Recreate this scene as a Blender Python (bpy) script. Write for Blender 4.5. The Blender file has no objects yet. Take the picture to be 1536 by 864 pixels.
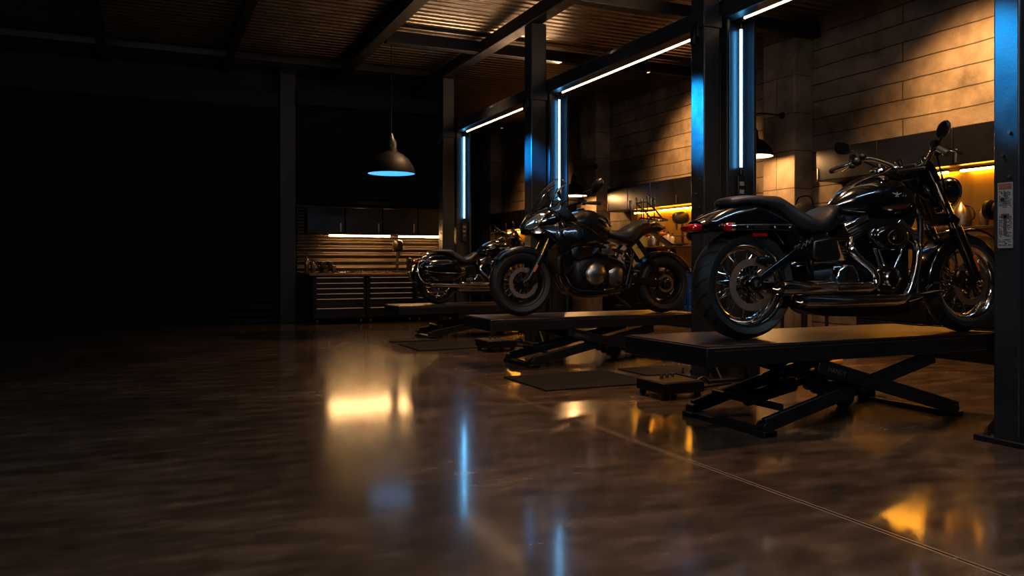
import bpy, bmesh, math, random
from mathutils import Vector, Matrix
PI = math.pi
random.seed(7)
sc = bpy.context.scene
COL = sc.collection

# ------------------------------------------------------------------ helpers
def lerp(a, b, t): return a + (b - a) * t

def catmull(pts, sub):
    """resample a list of tuples with a Catmull-Rom spline"""
    if sub <= 1 or len(pts) < 3: return [tuple(p) for p in pts]
    out = []
    n = len(pts)
    for i in range(n - 1):
        p0 = pts[max(i - 1, 0)]; p1 = pts[i]; p2 = pts[i + 1]; p3 = pts[min(i + 2, n - 1)]
        for k in range(sub):
            t = k / sub
            out.append(tuple(0.5 * ((2 * b) + (-a + c) * t + (2 * a - 5 * b + 4 * c - d) * t * t + (-a + 3 * b - 3 * c + d) * t ** 3)
                             for a, b, c, d in zip(p0, p1, p2, p3)))
    out.append(tuple(pts[-1]))
    return out

class MB:
    def __init__(s): s.v = []; s.f = []
    def add(s, vs, fs):
        o = len(s.v); s.v += [tuple(v) for v in vs]; s.f += [tuple(i + o for i in f) for f in fs]; return s
    def box(s, c, d, rot=None):
        vs = [Vector((sx * d[0] / 2, sy * d[1] / 2, sz * d[2] / 2)) for sx in (-1, 1) for sy in (-1, 1) for sz in (-1, 1)]
        if rot is not None: vs = [rot @ v for v in vs]
        vs = [v + Vector(c) for v in vs]
        return s.add(vs, [(0, 1, 3, 2), (4, 6, 7, 5), (0, 4, 5, 1), (2, 3, 7, 6), (0, 2, 6, 4), (1, 5, 7, 3)])
    def bx(s, x0, x1, y0, y1, z0, z1):
        return s.box(((x0 + x1) / 2, (y0 + y1) / 2, (z0 + z1) / 2), (abs(x1 - x0), abs(y1 - y0), abs(z1 - z0)))
    def bar(s, a, b, w, h, up=(0, 1, 0)):
        """rectangular bar from a to b, w along 'up', h across"""
        a = Vector(a); b = Vector(b); d = (b - a); L = d.length; d.normalize()
        u = Vector(up); u = (u - d * u.dot(d)).normalized(); w2 = d.cross(u)
        R = Matrix((d, u, w2)).transposed()
        return s.box((a + b) / 2, (L, w, h), R)
    def grid(s, rows, cu=False, cv=False, cap=False):
        nr = len(rows); nc = len(rows[0]); o = len(s.v)
        for r in rows: s.v += [tuple(p) for p in r]
        for i in range(nr if cu else nr - 1):
            for j in range(nc if cv else nc - 1):
                a = i * nc + j; b = i * nc + (j + 1) % nc; c = ((i + 1) % nr) * nc + (j + 1) % nc; d = ((i + 1) % nr) * nc + j
                s.f.append((o + a, o + b, o + c, o + d))
        if cap:
            s.f.append(tuple(o + j for j in range(nc))[::-1]); s.f.append(tuple(o + (nr - 1) * nc + j for j in range(nc)))
        return s
    def tube(s, pts, r, n=10, sub=1, cap=True):
        rs = r if isinstance(r, (list, tuple)) else [r] * len(pts)
        P = catmull([tuple(p) + (q,) for p, q in zip(pts, rs)], sub)
        V = [Vector(p[:3]) for p in P]; R = [p[3] for p in P]
        rows = []; u = None
        for i, p in enumerate(V):
            t = (V[min(i + 1, len(V) - 1)] - V[max(i - 1, 0)]).normalized()
            if u is None:
                u = t.orthogonal().normalized()
            else:
                u = (u - t * u.dot(t)).normalized()
            w = t.cross(u)
            rows.append([p + (u * math.cos(2 * PI * k / n) + w * math.sin(2 * PI * k / n)) * R[i] for k in range(n)])
        return s.grid(rows, cv=True, cap=cap)
    def lathe(s, prof, c=(0, 0, 0), axis=(0, 0, 1), n=32, closed=False):
        ax = Vector(axis).normalized(); u = ax.orthogonal().normalized(); w = ax.cross(u); c = Vector(c)
        rows = [[c + ax * h + (u * math.cos(2 * PI * k / n) + w * math.sin(2 * PI * k / n)) * max(r, 1e-4) for k in range(n)] for r, h in prof]
        return s.grid(rows, cu=closed, cv=True, cap=not closed)
    def cyl(s, c, axis, r, L, n=20):
        return s.lathe([(r, -L / 2), (r, L / 2)], c, axis, n)
    def disc(s, c, axis, r0, r1, t, n=40):
        return s.lathe([(r0, -t / 2), (r1, -t / 2), (r1, t / 2), (r0, t / 2)], c, axis, n, closed=True)
    def loft(s, secs, n=24, sub=4, e=2.4, yoff=0.0):
        """secs: (x, zbottom, ztop, halfwidth) superellipse rings, spline-smoothed"""
        rows = []
        for x, zb, zt, hw in catmull(secs, sub):
            zc = (zb + zt) / 2; hh = max((zt - zb) / 2, 1e-3); hw = max(hw, 1e-3); row = []
            for k in range(n):
                a = 2 * PI * k / n; ca, sa = math.cos(a), math.sin(a)
                row.append((x, yoff + hw * math.copysign(abs(ca) ** (2 / e), ca), zc + hh * math.copysign(abs(sa) ** (2 / e), sa)))
            rows.append(row)
        return s.grid(rows, cv=True, cap=True)
    def prism(s, poly, y0, y1):
        n = len(poly)
        vs = [(x, y0, z) for x, z in poly] + [(x, y1, z) for x, z in poly]
        fs = [tuple(range(n)), tuple(range(2 * n - 1, n - 1, -1))] + [(i, i + n, (i + 1) % n + n, (i + 1) % n) for i in range(n)]
        return s.add(vs, fs)
    def ell(s, c, r, n=20, m=12):
        prof = []
        rows = []
        for i in range(m + 1):
            t = PI * i / m
            rr = max(math.sin(t), 1e-3)
            rows.append([(c[0] + r[0] * rr * math.cos(2 * PI * k / n), c[1] + r[1] * rr * math.sin(2 * PI * k / n), c[2] - r[2] * math.cos(t)) for k in range(n)])
        return s.grid(rows, cv=True, cap=True)
    def turn(s, M):
        s.v = [tuple(M @ Vector(v)) for v in s.v]; return s

def obj(name, mb, m, parent=None, smooth=38, bevel=0.0, loc=(0, 0, 0), solid=0.0, seg=2):
    me = bpy.data.meshes.new(name)
    me.from_pydata(mb.v, [], mb.f)
    bm = bmesh.new(); bm.from_mesh(me)
    bmesh.ops.recalc_face_normals(bm, faces=bm.faces); bm.to_mesh(me); bm.free()
    if smooth:
        me.polygons.foreach_set('use_smooth', [True] * len(me.polygons))
        me.set_sharp_from_angle(angle=math.radians(smooth))
    me.materials.append(m)
    o = bpy.data.objects.new(name, me); COL.objects.link(o); o.location = loc
    if solid:
        md = o.modifiers.new('solid', 'SOLIDIFY'); md.thickness = solid; md.offset = 0
    if bevel:
        md = o.modifiers.new('bevel', 'BEVEL'); md.width = bevel; md.segments = seg; md.limit_method = 'ANGLE'; md.angle_limit = math.radians(35)
    if parent is not None: o.parent = parent
    return o

def tag(o, label, cat, group=None):
    o['label'] = label; o['category'] = cat
    if group: o['group'] = group
    return o
def thing(name, label, cat, loc=(0, 0, 0), rz=0.0, group=None, scale=1.0):
    o = bpy.data.objects.new(name, None); COL.objects.link(o); o.empty_display_size = .1
    o.location = loc; o.rotation_euler = (0, 0, rz); o.scale = (scale,) * 3
    return tag(o, label, cat, group)
def struct(name, mb, m, parent=None, **k):
    o = obj(name, mb, m, parent, **k)
    if parent is None: o['kind'] = 'structure'
    return o
def dup(o, parent=None):
    c = o.copy(); COL.objects.link(c)
    if parent is not None: c.parent = parent
    for ch in list(o.children): dup(ch, c)
    return c

# ------------------------------------------------------------------ materials
class NT:
    def __init__(s, m): s.t = m.node_tree
    def n(s, typ, **k):
        nd = s.t.nodes.new(typ)
        for a, b in k.items():
            if a.startswith('i_'):
                key = a[2:]; key = int(key) if key.isdigit() else key.replace('_', ' ')
                nd.inputs[key].default_value = b
            else: setattr(nd, a, b)
        return nd
    def l(s, a, b): s.t.links.new(a, b)
    def math(s, op, a, b=None, c=None):
        nd = s.n('ShaderNodeMath', operation=op)
        for i, x in enumerate((a, b, c)):
            if x is None: continue
            if hasattr(x, 'links'): s.l(x, nd.inputs[i])
            else: nd.inputs[i].default_value = x
        return nd.outputs[0]
def new_mat(name):
    m = bpy.data.materials.new(name); m.use_nodes = True
    return m, NT(m), m.node_tree.nodes['Principled BSDF']
def rgb(*c): return (c[0], c[1], c[2], 1.0)

def mat(name, col, metal=0.0, rough=0.5, coat=0.0, var=0.25, nscale=8.0, bump=0.0, bscale=60.0, spec=0.5, rvar=0.08, stretch=(1, 1, 1)):
    m, t, p = new_mat(name)
    tc = t.n('ShaderNodeTexCoord'); mp = t.n('ShaderNodeMapping', i_Scale=stretch); t.l(tc.outputs['Object'], mp.inputs['Vector'])
    nz = t.n('ShaderNodeTexNoise', i_Scale=nscale, i_Detail=5.0, i_Roughness=.6); t.l(mp.outputs[0], nz.inputs['Vector'])
    mx = t.n('ShaderNodeMix', data_type='RGBA')
    mx.inputs['A'].default_value = rgb(*[c * (1 - var) for c in col]); mx.inputs['B'].default_value = rgb(*[min(1, c * (1 + var)) for c in col])
    t.l(nz.outputs['Fac'], mx.inputs['Factor']); t.l(mx.outputs['Result'], p.inputs['Base Color'])
    mr = t.n('ShaderNodeMapRange'); t.l(nz.outputs['Fac'], mr.inputs['Value'])
    mr.inputs['From Min'].default_value = .3; mr.inputs['From Max'].default_value = .7
    mr.inputs['To Min'].default_value = max(.02, rough - rvar); mr.inputs['To Max'].default_value = min(1, rough + rvar)
    t.l(mr.outputs['Result'], p.inputs['Roughness'])
    p.inputs['Metallic'].default_value = metal; p.inputs['Coat Weight'].default_value = coat; p.inputs['Coat Roughness'].default_value = .04
    p.inputs['Specular IOR Level'].default_value = spec
    if bump:
        n2 = t.n('ShaderNodeTexNoise', i_Scale=bscale, i_Detail=4.0); t.l(mp.outputs[0], n2.inputs['Vector'])
        b = t.n('ShaderNodeBump', i_Strength=bump, i_Distance=.01); t.l(n2.outputs['Fac'], b.inputs['Height']); t.l(b.outputs[0], p.inputs['Normal'])
    return m

def emit(name, col, strength):
    m, t, p = new_mat(name)
    p.inputs['Base Color'].default_value = rgb(.8, .8, .8)
    nz = t.n('ShaderNodeTexNoise', i_Scale=3.0)
    tc = t.n('ShaderNodeTexCoord'); t.l(tc.outputs['Object'], nz.inputs['Vector'])
    st = t.math('MULTIPLY_ADD', nz.outputs['Fac'], strength * .1, strength * .95)
    p.inputs['Emission Color'].default_value = rgb(*col); t.l(st, p.inputs['Emission Strength'])
    return m

M = {}
M['paint'] = mat('gloss_black_paint', (.004, .0042, .005), 0, .16, coat=1.0, rvar=.04)
M['paint2'] = mat('satin_black_paint', (.008, .008, .009), 0, .32, coat=.4, rvar=.05)
M['chrome'] = mat('chrome', (.62, .61, .6), 1, .1, var=.05, rvar=.05, nscale=14)
M['dchrome'] = mat('smoked_chrome', (.22, .21, .2), 1, .2, var=.1, rvar=.08, nscale=18)
M['alu'] = mat('cast_aluminium', (.3, .28, .26), 1, .33, var=.15, bump=.1, bscale=90)
M['engine'] = mat('black_engine_metal', (.03, .03, .031), .8, .38, bump=.15, bscale=80)
M['blackmetal'] = mat('black_powder_coat', (.012, .012, .014), .3, .38, bump=.05, bscale=150)
M['leather'] = mat('black_leather', (.016, .016, .017), 0, .4, bump=.25, bscale=220, rvar=.05)
M['rubber'] = mat('rubber', (.014, .014, .015), 0, .62, bump=.1, bscale=120)
M['brake'] = mat('brake_steel', (.2, .15, .115), .5, .42, var=.35, nscale=60, bump=.2, bscale=140)
M['gold'] = mat('gold_fork_tube', (.5, .27, .06), 1, .22)
M['red'] = mat('red_lens', (.3, .003, .005), 0, .12, coat=1, var=.1)
M['amber'] = mat('amber_reflector', (.75, .16, .015), 0, .2, coat=1, var=.1)
M['white_mark'] = mat('silver_marking', (.5, .5, .5), .4, .35)
M['faint_mark'] = mat('faint_grey_lettering', (.1, .09, .08), .2, .5)
M['lift'] = mat('lift_black_steel', (.011, .012, .015), .35, .42, bump=.06, bscale=120, var=.4)
M['steel'] = mat('dark_painted_column_steel', (.018, .022, .028), .2, .36, var=.3, nscale=5, bump=.06, bscale=70)
M['steeld'] = mat('dark_roof_steel', (.010, .012, .015), .3, .5, var=.3)
M['cab'] = mat('dark_cabinet_steel', (.012, .0125, .015), .5, .33, var=.2, nscale=4)
M['cabpull'] = mat('brushed_steel_pull', (.35, .33, .3), 1, .32)
M['pull2'] = mat('bright_drawer_pull', (.5, .42, .34), .2, .4)
M['cab2'] = mat('black_drawer_steel', (.008, .008, .009), .4, .4)
M['mat'] = mat('ribbed_rubber_mat', (.010, .009, .009), 0, .85, spec=.2, bump=.5, bscale=160)
M['wood'] = mat('dark_worktop_wood', (.10, .055, .028), 0, .4, nscale=3, stretch=(1, 8, 8), var=.4)
M['dark'] = mat('dark_tool_metal', (.03, .03, .03), .7, .4, var=.4)
M['canvas'] = mat('dark_canvas', (.012, .011, .009), 0, .9, bump=.4, spec=.1)
M['card'] = mat('yellow_tool_box', (.34, .17, .03), 0, .55, var=.2)
M['tin'] = mat('worn_tin', (.15, .12, .09), .9, .35, var=.4, nscale=20)
M['bottle'] = mat('oil_bottle_plastic', (.07, .045, .03), 0, .3, coat=.3)
M['bottle2'] = mat('pale_bottle_plastic', (.25, .21, .17), 0, .35)
M['shade'] = mat('dark_enamel_shade', (.005, .0045, .004), .1, .55, spec=.25)
M['shadein'] = mat('white_enamel_inside', (.7, .7, .7), 0, .5)
M['cable'] = mat('black_cable', (.006, .006, .006), 0, .8, spec=.15)
M['plate'] = mat('pale_notice_plate', (.14, .165, .19), 0, .6, nscale=40, var=.35)
M['ink'] = mat('dark_print', (.035, .035, .045), 0, .6)
M['redink'] = mat('reddish_print', (.11, .05, .045), 0, .6)
M['lens'] = mat('headlight_lens', (.6, .66, .72), .85, .16, coat=1, var=.5, nscale=26)
M['blue_led'] = emit('cool_blue_led', (.15, .56, 1.0), 11.0)
M['warm_led'] = emit('warm_white_led', (1.0, .66, .38), 5.0)
M['amber_led'] = emit('amber_led', (1.0, .58, .25), 55.0)
M['amber_led2'] = emit('deep_amber_led', (1.0, .43, .035), 30.0)
M['bulb_warm'] = emit('warm_bulb', (1.0, .55, .2), 18.0)
M['bulb_blue'] = emit('blue_bulb', (.08, .5, 1.0), 1.0)

def glass_mat(name, tint, rough=.03):
    m, t, p = new_mat(name)
    out = m.node_tree.nodes['Material Output']
    tr = t.n('ShaderNodeBsdfTransparent', i_Color=rgb(*tint)); gl = t.n('ShaderNodeBsdfGlossy', i_Roughness=rough)
    nz = t.n('ShaderNodeTexNoise', i_Scale=5.0)
    fr = t.n('ShaderNodeLayerWeight', i_Blend=.5)
    f = t.math('MULTIPLY_ADD', t.math('POWER', fr.outputs['Facing'], 3.0), .7, t.math('MULTIPLY', nz.outputs['Fac'], .34))
    mx = t.n('ShaderNodeMixShader'); t.l(f, mx.inputs[0]); t.l(tr.outputs[0], mx.inputs[1]); t.l(gl.outputs[0], mx.inputs[2])
    t.l(mx.outputs[0], out.inputs['Surface'])
    return m
M['blue_lining'] = emit('blue_glowing_lining', (.05, .38, .8), .75)  # emission stands in for lamp light on the inside of the shade
M['screen'] = glass_mat('tinted_windscreen', (.93, .95, .97))
M['glass'] = glass_mat('clear_glass', (.9, .92, .95))

def tyre_mat(name, R):
    m, t, p = new_mat(name)
    tc = t.n('ShaderNodeTexCoord'); sp = t.n('ShaderNodeSeparateXYZ'); t.l(tc.outputs['Object'], sp.inputs[0])
    x, y, z = sp.outputs
    ang = t.math('ARCTAN2', z, x); ay = t.math('ABSOLUTE', y)
    ph = t.math('ADD', t.math('MULTIPLY', ang, 22.0), t.math('MULTIPLY', ay, 55.0))
    s = t.math('SINE', ph)
    g = t.math('GREATER_THAN', s, .82)
    rad = t.math('SQRT', t.math('ADD', t.math('MULTIPLY', x, x), t.math('MULTIPLY', z, z)))
    msk = t.math('MULTIPLY', g, t.math('GREATER_THAN', rad, R - .034))
    mx = t.n('ShaderNodeMix', data_type='RGBA'); mx.inputs['A'].default_value = rgb(.019, .019, .02); mx.inputs['B'].default_value = rgb(.003, .003, .003)
    t.l(msk, mx.inputs['Factor']); t.l(mx.outputs['Result'], p.inputs['Base Color'])
    p.inputs['Roughness'].default_value = .52
    nz = t.n('ShaderNodeTexNoise', i_Scale=90.0); t.l(tc.outputs['Object'], nz.inputs['Vector'])
    h = t.math('SUBTRACT', t.math('MULTIPLY', nz.outputs['Fac'], .15), msk)
    b = t.n('ShaderNodeBump', i_Strength=.6, i_Distance=.006); t.l(h, b.inputs['Height']); t.l(b.outputs[0], p.inputs['Normal'])
    return m

def floor_mat():
    m, t, p = new_mat('polished_concrete')
    g = t.n('ShaderNodeNewGeometry'); sp = t.n('ShaderNodeSeparateXYZ'); t.l(g.outputs['Position'], sp.inputs[0])
    P = g.outputs['Position']
    n1 = t.n('ShaderNodeTexNoise', i_Scale=.9, i_Detail=7.0, i_Roughness=.6); t.l(P, n1.inputs['Vector'])
    n2 = t.n('ShaderNodeTexNoise', i_Scale=7.0, i_Detail=8.0, i_Roughness=.7); t.l(P, n2.inputs['Vector'])
    n3 = t.n('ShaderNodeTexNoise', i_Scale=45.0, i_Detail=4.0); t.l(P, n3.inputs['Vector'])
    mp4 = t.n('ShaderNodeMapping', i_Scale=(.9, 2.6, 1)); mp4.inputs['Rotation'].default_value = (0, 0, .42); t.l(P, mp4.inputs['Vector'])
    n4 = t.n('ShaderNodeTexNoise', i_Scale=3.2, i_Detail=6.0, i_Roughness=.55); t.l(mp4.outputs[0], n4.inputs['Vector'])
    s = t.math('ADD', t.math('ADD', t.math('MULTIPLY', n1.outputs['Fac'], .4), t.math('MULTIPLY', n2.outputs['Fac'], .2)), t.math('MULTIPLY', n4.outputs['Fac'], .4))
    r = t.n('ShaderNodeValToRGB'); t.l(s, r.inputs['Fac'])
    r.color_ramp.elements[0].position = .34; r.color_ramp.elements[0].color = rgb(.024, .018, .0145)
    r.color_ramp.elements[1].position = .72; r.color_ramp.elements[1].color = rgb(.25, .175, .12)
    e = r.color_ramp.elements.new(.5); e.color = rgb(.092, .062, .043)
    # saw-cut joints running with the bays
    d1 = t.math('ABSOLUTE', t.math('SUBTRACT', sp.outputs[0], 2.5))
    j = t.math('LESS_THAN', d1, .006)
    jl = t.math('LESS_THAN', t.math('ABSOLUTE', t.math('SUBTRACT', d1, .011)), .005)
    mx = t.n('ShaderNodeMix', data_type='RGBA'); t.l(j, mx.inputs['Factor']); t.l(r.outputs[0], mx.inputs['A']); mx.inputs['B'].default_value = rgb(.012, .01, .009)
    mx2 = t.n('ShaderNodeMix', data_type='RGBA'); t.l(jl, mx2.inputs['Factor']); t.l(mx.outputs['Result'], mx2.inputs['A']); mx2.inputs['B'].default_value = rgb(.3, .22, .16)
    t.l(mx2.outputs['Result'], p.inputs['Base Color'])
    rr = t.n('ShaderNodeMapRange'); t.l(s, rr.inputs['Value'])
    rr.inputs['From Min'].default_value = .35; rr.inputs['From Max'].default_value = .65; rr.inputs['To Min'].default_value = .2; rr.inputs['To Max'].default_value = .29
    t.l(rr.outputs[0], p.inputs['Roughness'])
    p.inputs['Specular IOR Level'].default_value = .5
    p.inputs['Coat Weight'].default_value = .9; p.inputs['Coat Roughness'].default_value = .11
    h = t.math('SUBTRACT', t.math('ADD', t.math('MULTIPLY', n4.outputs['Fac'], .5), t.math('MULTIPLY', n3.outputs['Fac'], .13)), t.math('MULTIPLY', j, .8))
    b = t.n('ShaderNodeBump', i_Strength=.15, i_Distance=.02); t.l(h, b.inputs['Height']); t.l(b.outputs[0], p.inputs['Normal'])
    return m
M['floor'] = floor_mat()

def block_mat(name, ax, c1, c2, mortar, bw=3.4, bh=.225, strength=.5):
    m, t, p = new_mat(name)
    g = t.n('ShaderNodeNewGeometry'); sp = t.n('ShaderNodeSeparateXYZ'); t.l(g.outputs['Position'], sp.inputs[0])
    cb = t.n('ShaderNodeCombineXYZ'); t.l(sp.outputs[ax], cb.inputs[0]); t.l(sp.outputs[2], cb.inputs[1])
    wob = t.n('ShaderNodeTexNoise', i_Scale=2.2, i_Detail=3.0); t.l(g.outputs['Position'], wob.inputs['Vector'])
    off = t.n('ShaderNodeVectorMath', operation='MULTIPLY_ADD'); t.l(wob.outputs['Color'], off.inputs[0]); off.inputs[1].default_value = (.03, .03, 0); t.l(cb.outputs[0], off.inputs[2])
    br = t.n('ShaderNodeTexBrick', i_Scale=1.0)
    br.inputs['Brick Width'].default_value = bw; br.inputs['Row Height'].default_value = bh; br.inputs['Mortar Size'].default_value = .008; br.inputs['Mortar Smooth'].default_value = .3
    br.inputs['Color1'].default_value = rgb(*c1); br.inputs['Color2'].default_value = rgb(*c2); br.inputs['Mortar'].default_value = rgb(*mortar)
    t.l(off.outputs[0], br.inputs['Vector'])
    n1 = t.n('ShaderNodeTexNoise', i_Scale=1.6, i_Detail=9.0, i_Roughness=.65); t.l(g.outputs['Position'], n1.inputs['Vector'])
    n2 = t.n('ShaderNodeTexNoise', i_Scale=30.0, i_Detail=6.0); t.l(g.outputs['Position'], n2.inputs['Vector'])
    mr = t.n('ShaderNodeMapRange'); t.l(n1.outputs['Fac'], mr.inputs['Value']); mr.inputs['From Min'].default_value = .3; mr.inputs['From Max'].default_value = .7; mr.inputs['To Min'].default_value = .3; mr.inputs['To Max'].default_value = 1.35
    mx = t.n('ShaderNodeVectorMath', operation='SCALE'); t.l(br.outputs['Color'], mx.inputs[0]); t.l(mr.outputs[0], mx.inputs['Scale'])
    t.l(mx.outputs[0], p.inputs['Base Color']); p.inputs['Roughness'].default_value = .72
    h = t.math('ADD', t.math('MULTIPLY', br.outputs['Fac'], -1.0), t.math('ADD', t.math('MULTIPLY', n2.outputs['Fac'], .35), t.math('MULTIPLY', n1.outputs['Fac'], .8)))
    b = t.n('ShaderNodeBump', i_Strength=strength, i_Distance=.02); t.l(h, b.inputs['Height']); t.l(b.outputs[0], p.inputs['Normal'])
    return m
M['block'] = block_mat('concrete_block_wall', 1, (.18, .14, .10), (.135, .105, .077), (.022, .016, .012))
M['blockp'] = block_mat('concrete_block_pier', 1, (.23, .175, .125), (.18, .14, .1), (.07, .055, .04), bw=.9, bh=.5, strength=.4)
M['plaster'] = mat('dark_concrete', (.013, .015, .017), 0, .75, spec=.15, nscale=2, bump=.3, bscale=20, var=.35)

def corr_mat(name, ax, freq, col, metal, rough, strength, dist=.03, n_s=1.2):
    """corrugated / slatted sheet: a wave along one axis as bump"""
    m, t, p = new_mat(name)
    g = t.n('ShaderNodeNewGeometry'); sp = t.n('ShaderNodeSeparateXYZ'); t.l(g.outputs['Position'], sp.inputs[0])
    w = t.math('SINE', t.math('MULTIPLY', sp.outputs[ax], freq))
    n1 = t.n('ShaderNodeTexNoise', i_Scale=n_s, i_Detail=6.0); t.l(g.outputs['Position'], n1.inputs['Vector'])
    mx = t.n('ShaderNodeMix', data_type='RGBA'); mx.inputs['A'].default_value = rgb(*[c * .55 for c in col]); mx.inputs['B'].default_value = rgb(*[c * 1.35 for c in col])
    t.l(n1.outputs['Fac'], mx.inputs['Factor']); t.l(mx.outputs['Result'], p.inputs['Base Color'])
    p.inputs['Metallic'].default_value = metal; p.inputs['Specular IOR Level'].default_value = .5 if metal > .2 else .12
    t.l(t.math('MULTIPLY_ADD', n1.outputs['Fac'], .2, rough - .1), p.inputs['Roughness'])
    h = t.math('ADD', w, t.math('MULTIPLY', n1.outputs['Fac'], 1.2))
    b = t.n('ShaderNodeBump', i_Strength=strength, i_Distance=dist); t.l(h, b.inputs['Height']); t.l(b.outputs[0], p.inputs['Normal'])
    return m
M['ceil'] = corr_mat('corrugated_roof_sheet', 1, 2 * PI / .15, (.3, .27, .24), .85, .33, .6, n_s=2.5)
M['shutter'] = corr_mat('roller_shutter_slats', 2, 2 * PI / .11, (.002, .009, .012), .1, .6, .8, .02)
M['slatwall'] = corr_mat('grooved_slat_panel', 2, 2 * PI / .11, (.075, .055, .036), .5, .38, .9, .02)
M['splash'] = mat('brushed_splash_panel', (.42, .27, .06), .5, .38, var=.3, nscale=3, stretch=(1, 5, .6))

# ------------------------------------------------------------------ room
CEIL = 4.24; BACK = 13.9; RW = 8.1; LEFT = -3.8; REAR = -2.5; DEEP = 22.0
struct('floor', MB().bx(LEFT, RW + .1, REAR, DEEP + .1, -.1, 0), M['floor'], smooth=0)
struct('ceiling', MB().bx(LEFT, RW + .1, REAR, DEEP + .1, CEIL, CEIL + .08), M['ceil'], smooth=0)
struct('wall_right', MB().bx(RW, RW + .15, REAR, DEEP, 0, CEIL), M['block'], smooth=0)
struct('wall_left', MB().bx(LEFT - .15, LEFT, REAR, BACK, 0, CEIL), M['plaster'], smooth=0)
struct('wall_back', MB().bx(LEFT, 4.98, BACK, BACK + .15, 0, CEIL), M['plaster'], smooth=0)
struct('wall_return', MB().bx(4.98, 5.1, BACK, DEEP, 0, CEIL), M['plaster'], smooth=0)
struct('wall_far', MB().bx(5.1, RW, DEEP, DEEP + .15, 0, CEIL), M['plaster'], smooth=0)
tn = [0]
def trim(mb, m, **k):
    tn[0] += 1
    return struct('trim_%d' % tn[0], mb, m, **k)
# piers on the right wall
for y0, y1 in ((8.2, 8.8), (13.37, 13.97), (18.55, 19.15)):
    trim(MB().bx(7.79, RW, y0, y1, 0, CEIL), M['blockp'], bevel=.01)
# roof beams running with the aisle, then across
def ibeam(mb, a, b, h, w, axis):
    t = .018
    if axis == 'y':
        x, z = a[0], a[2]; y0, y1 = a[1], b[1]
        mb.bx(x - w / 2, x + w / 2, y0, y1, z - t, z); mb.bx(x - w / 2, x + w / 2, y0, y1, z - h, z - h + t); mb.bx(x - t / 2, x + t / 2, y0, y1, z - h + t, z - t)
    else:
        y, z = a[1], a[2]; x0, x1 = a[0], b[0]
        mb.bx(x0, x1, y - w / 2, y + w / 2, z - t, z); mb.bx(x0, x1, y - w / 2, y + w / 2, z - h, z - h + t); mb.bx(x0, x1, y - t / 2, y + t / 2, z - h + t, z - t)
    return mb
for x, z, h, w in ((-2.3, CEIL, .16, .12), (-.58, CEIL, .16, .12), (1.14, CEIL, .16, .12), (2.87, CEIL, .24, .16)):
    trim(ibeam(MB(), (x, REAR, z), (x, BACK, z), h, w, 'y'), M['steeld'], smooth=0)
trim(MB().bx(4.28, 4.46, REAR, BACK, 3.95, 4.12), M['steeld'], bevel=.008)
trim(MB().bx(2.95, RW, 10.62, 10.76, 3.97, 4.13), M['steeld'], bevel=.008)
trim(MB().bx(4.46, RW, 8.05, 8.2, 3.97, 4.12), M['steeld'], bevel=.008)
trim(MB().bx(LEFT, 4.3, 12.9, 13.0, 4.1, 4.2), M['steeld'], bevel=.008)
trim(MB().bx(4.46, RW, 5.4, 5.55, 3.97, 4.12), M['steeld'], bevel=.008)
# back wall: shutter door on the left, pier, header, small shutter above the bench
struct('door_1', MB().bx(-3.2, 1.96, BACK - .06, BACK, 0, 3.55), M['shutter'], smooth=0)
trim(MB().bx(2.0, 2.26, BACK - .2, BACK, 0, CEIL), M['steeld'], bevel=.01)
trim(MB().bx(LEFT, 2.0, BACK - .14, BACK, 3.55, 3.8), M['plaster'], bevel=.01)
trim(MB().bx(2.26, 4.98, BACK - .26, BACK, 3.62, 3.86), M['plaster'], bevel=.01)
struct('door_2', MB().bx(2.3, 4.98, BACK - .08, BACK, 1.98, 3.58), M['shutter'], smooth=0)
trim(MB().bx(2.3, 4.98, BACK - .04, BACK, .84, 1.98), M['slatwall'], smooth=0)
# metal splash panels behind the side benches
trim(MB().bx(RW - .03, RW, 3.0, 7.5, .92, 2.0), M['splash'], smooth=0)
trim(MB().bx(RW - .03, RW, 9.2, 12.6, .92, 1.95), M['splash'], smooth=0)
trim(MB().bx(RW - .03, RW, 14.6, 18.4, .92, 1.8), M['splash'], smooth=0)

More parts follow.
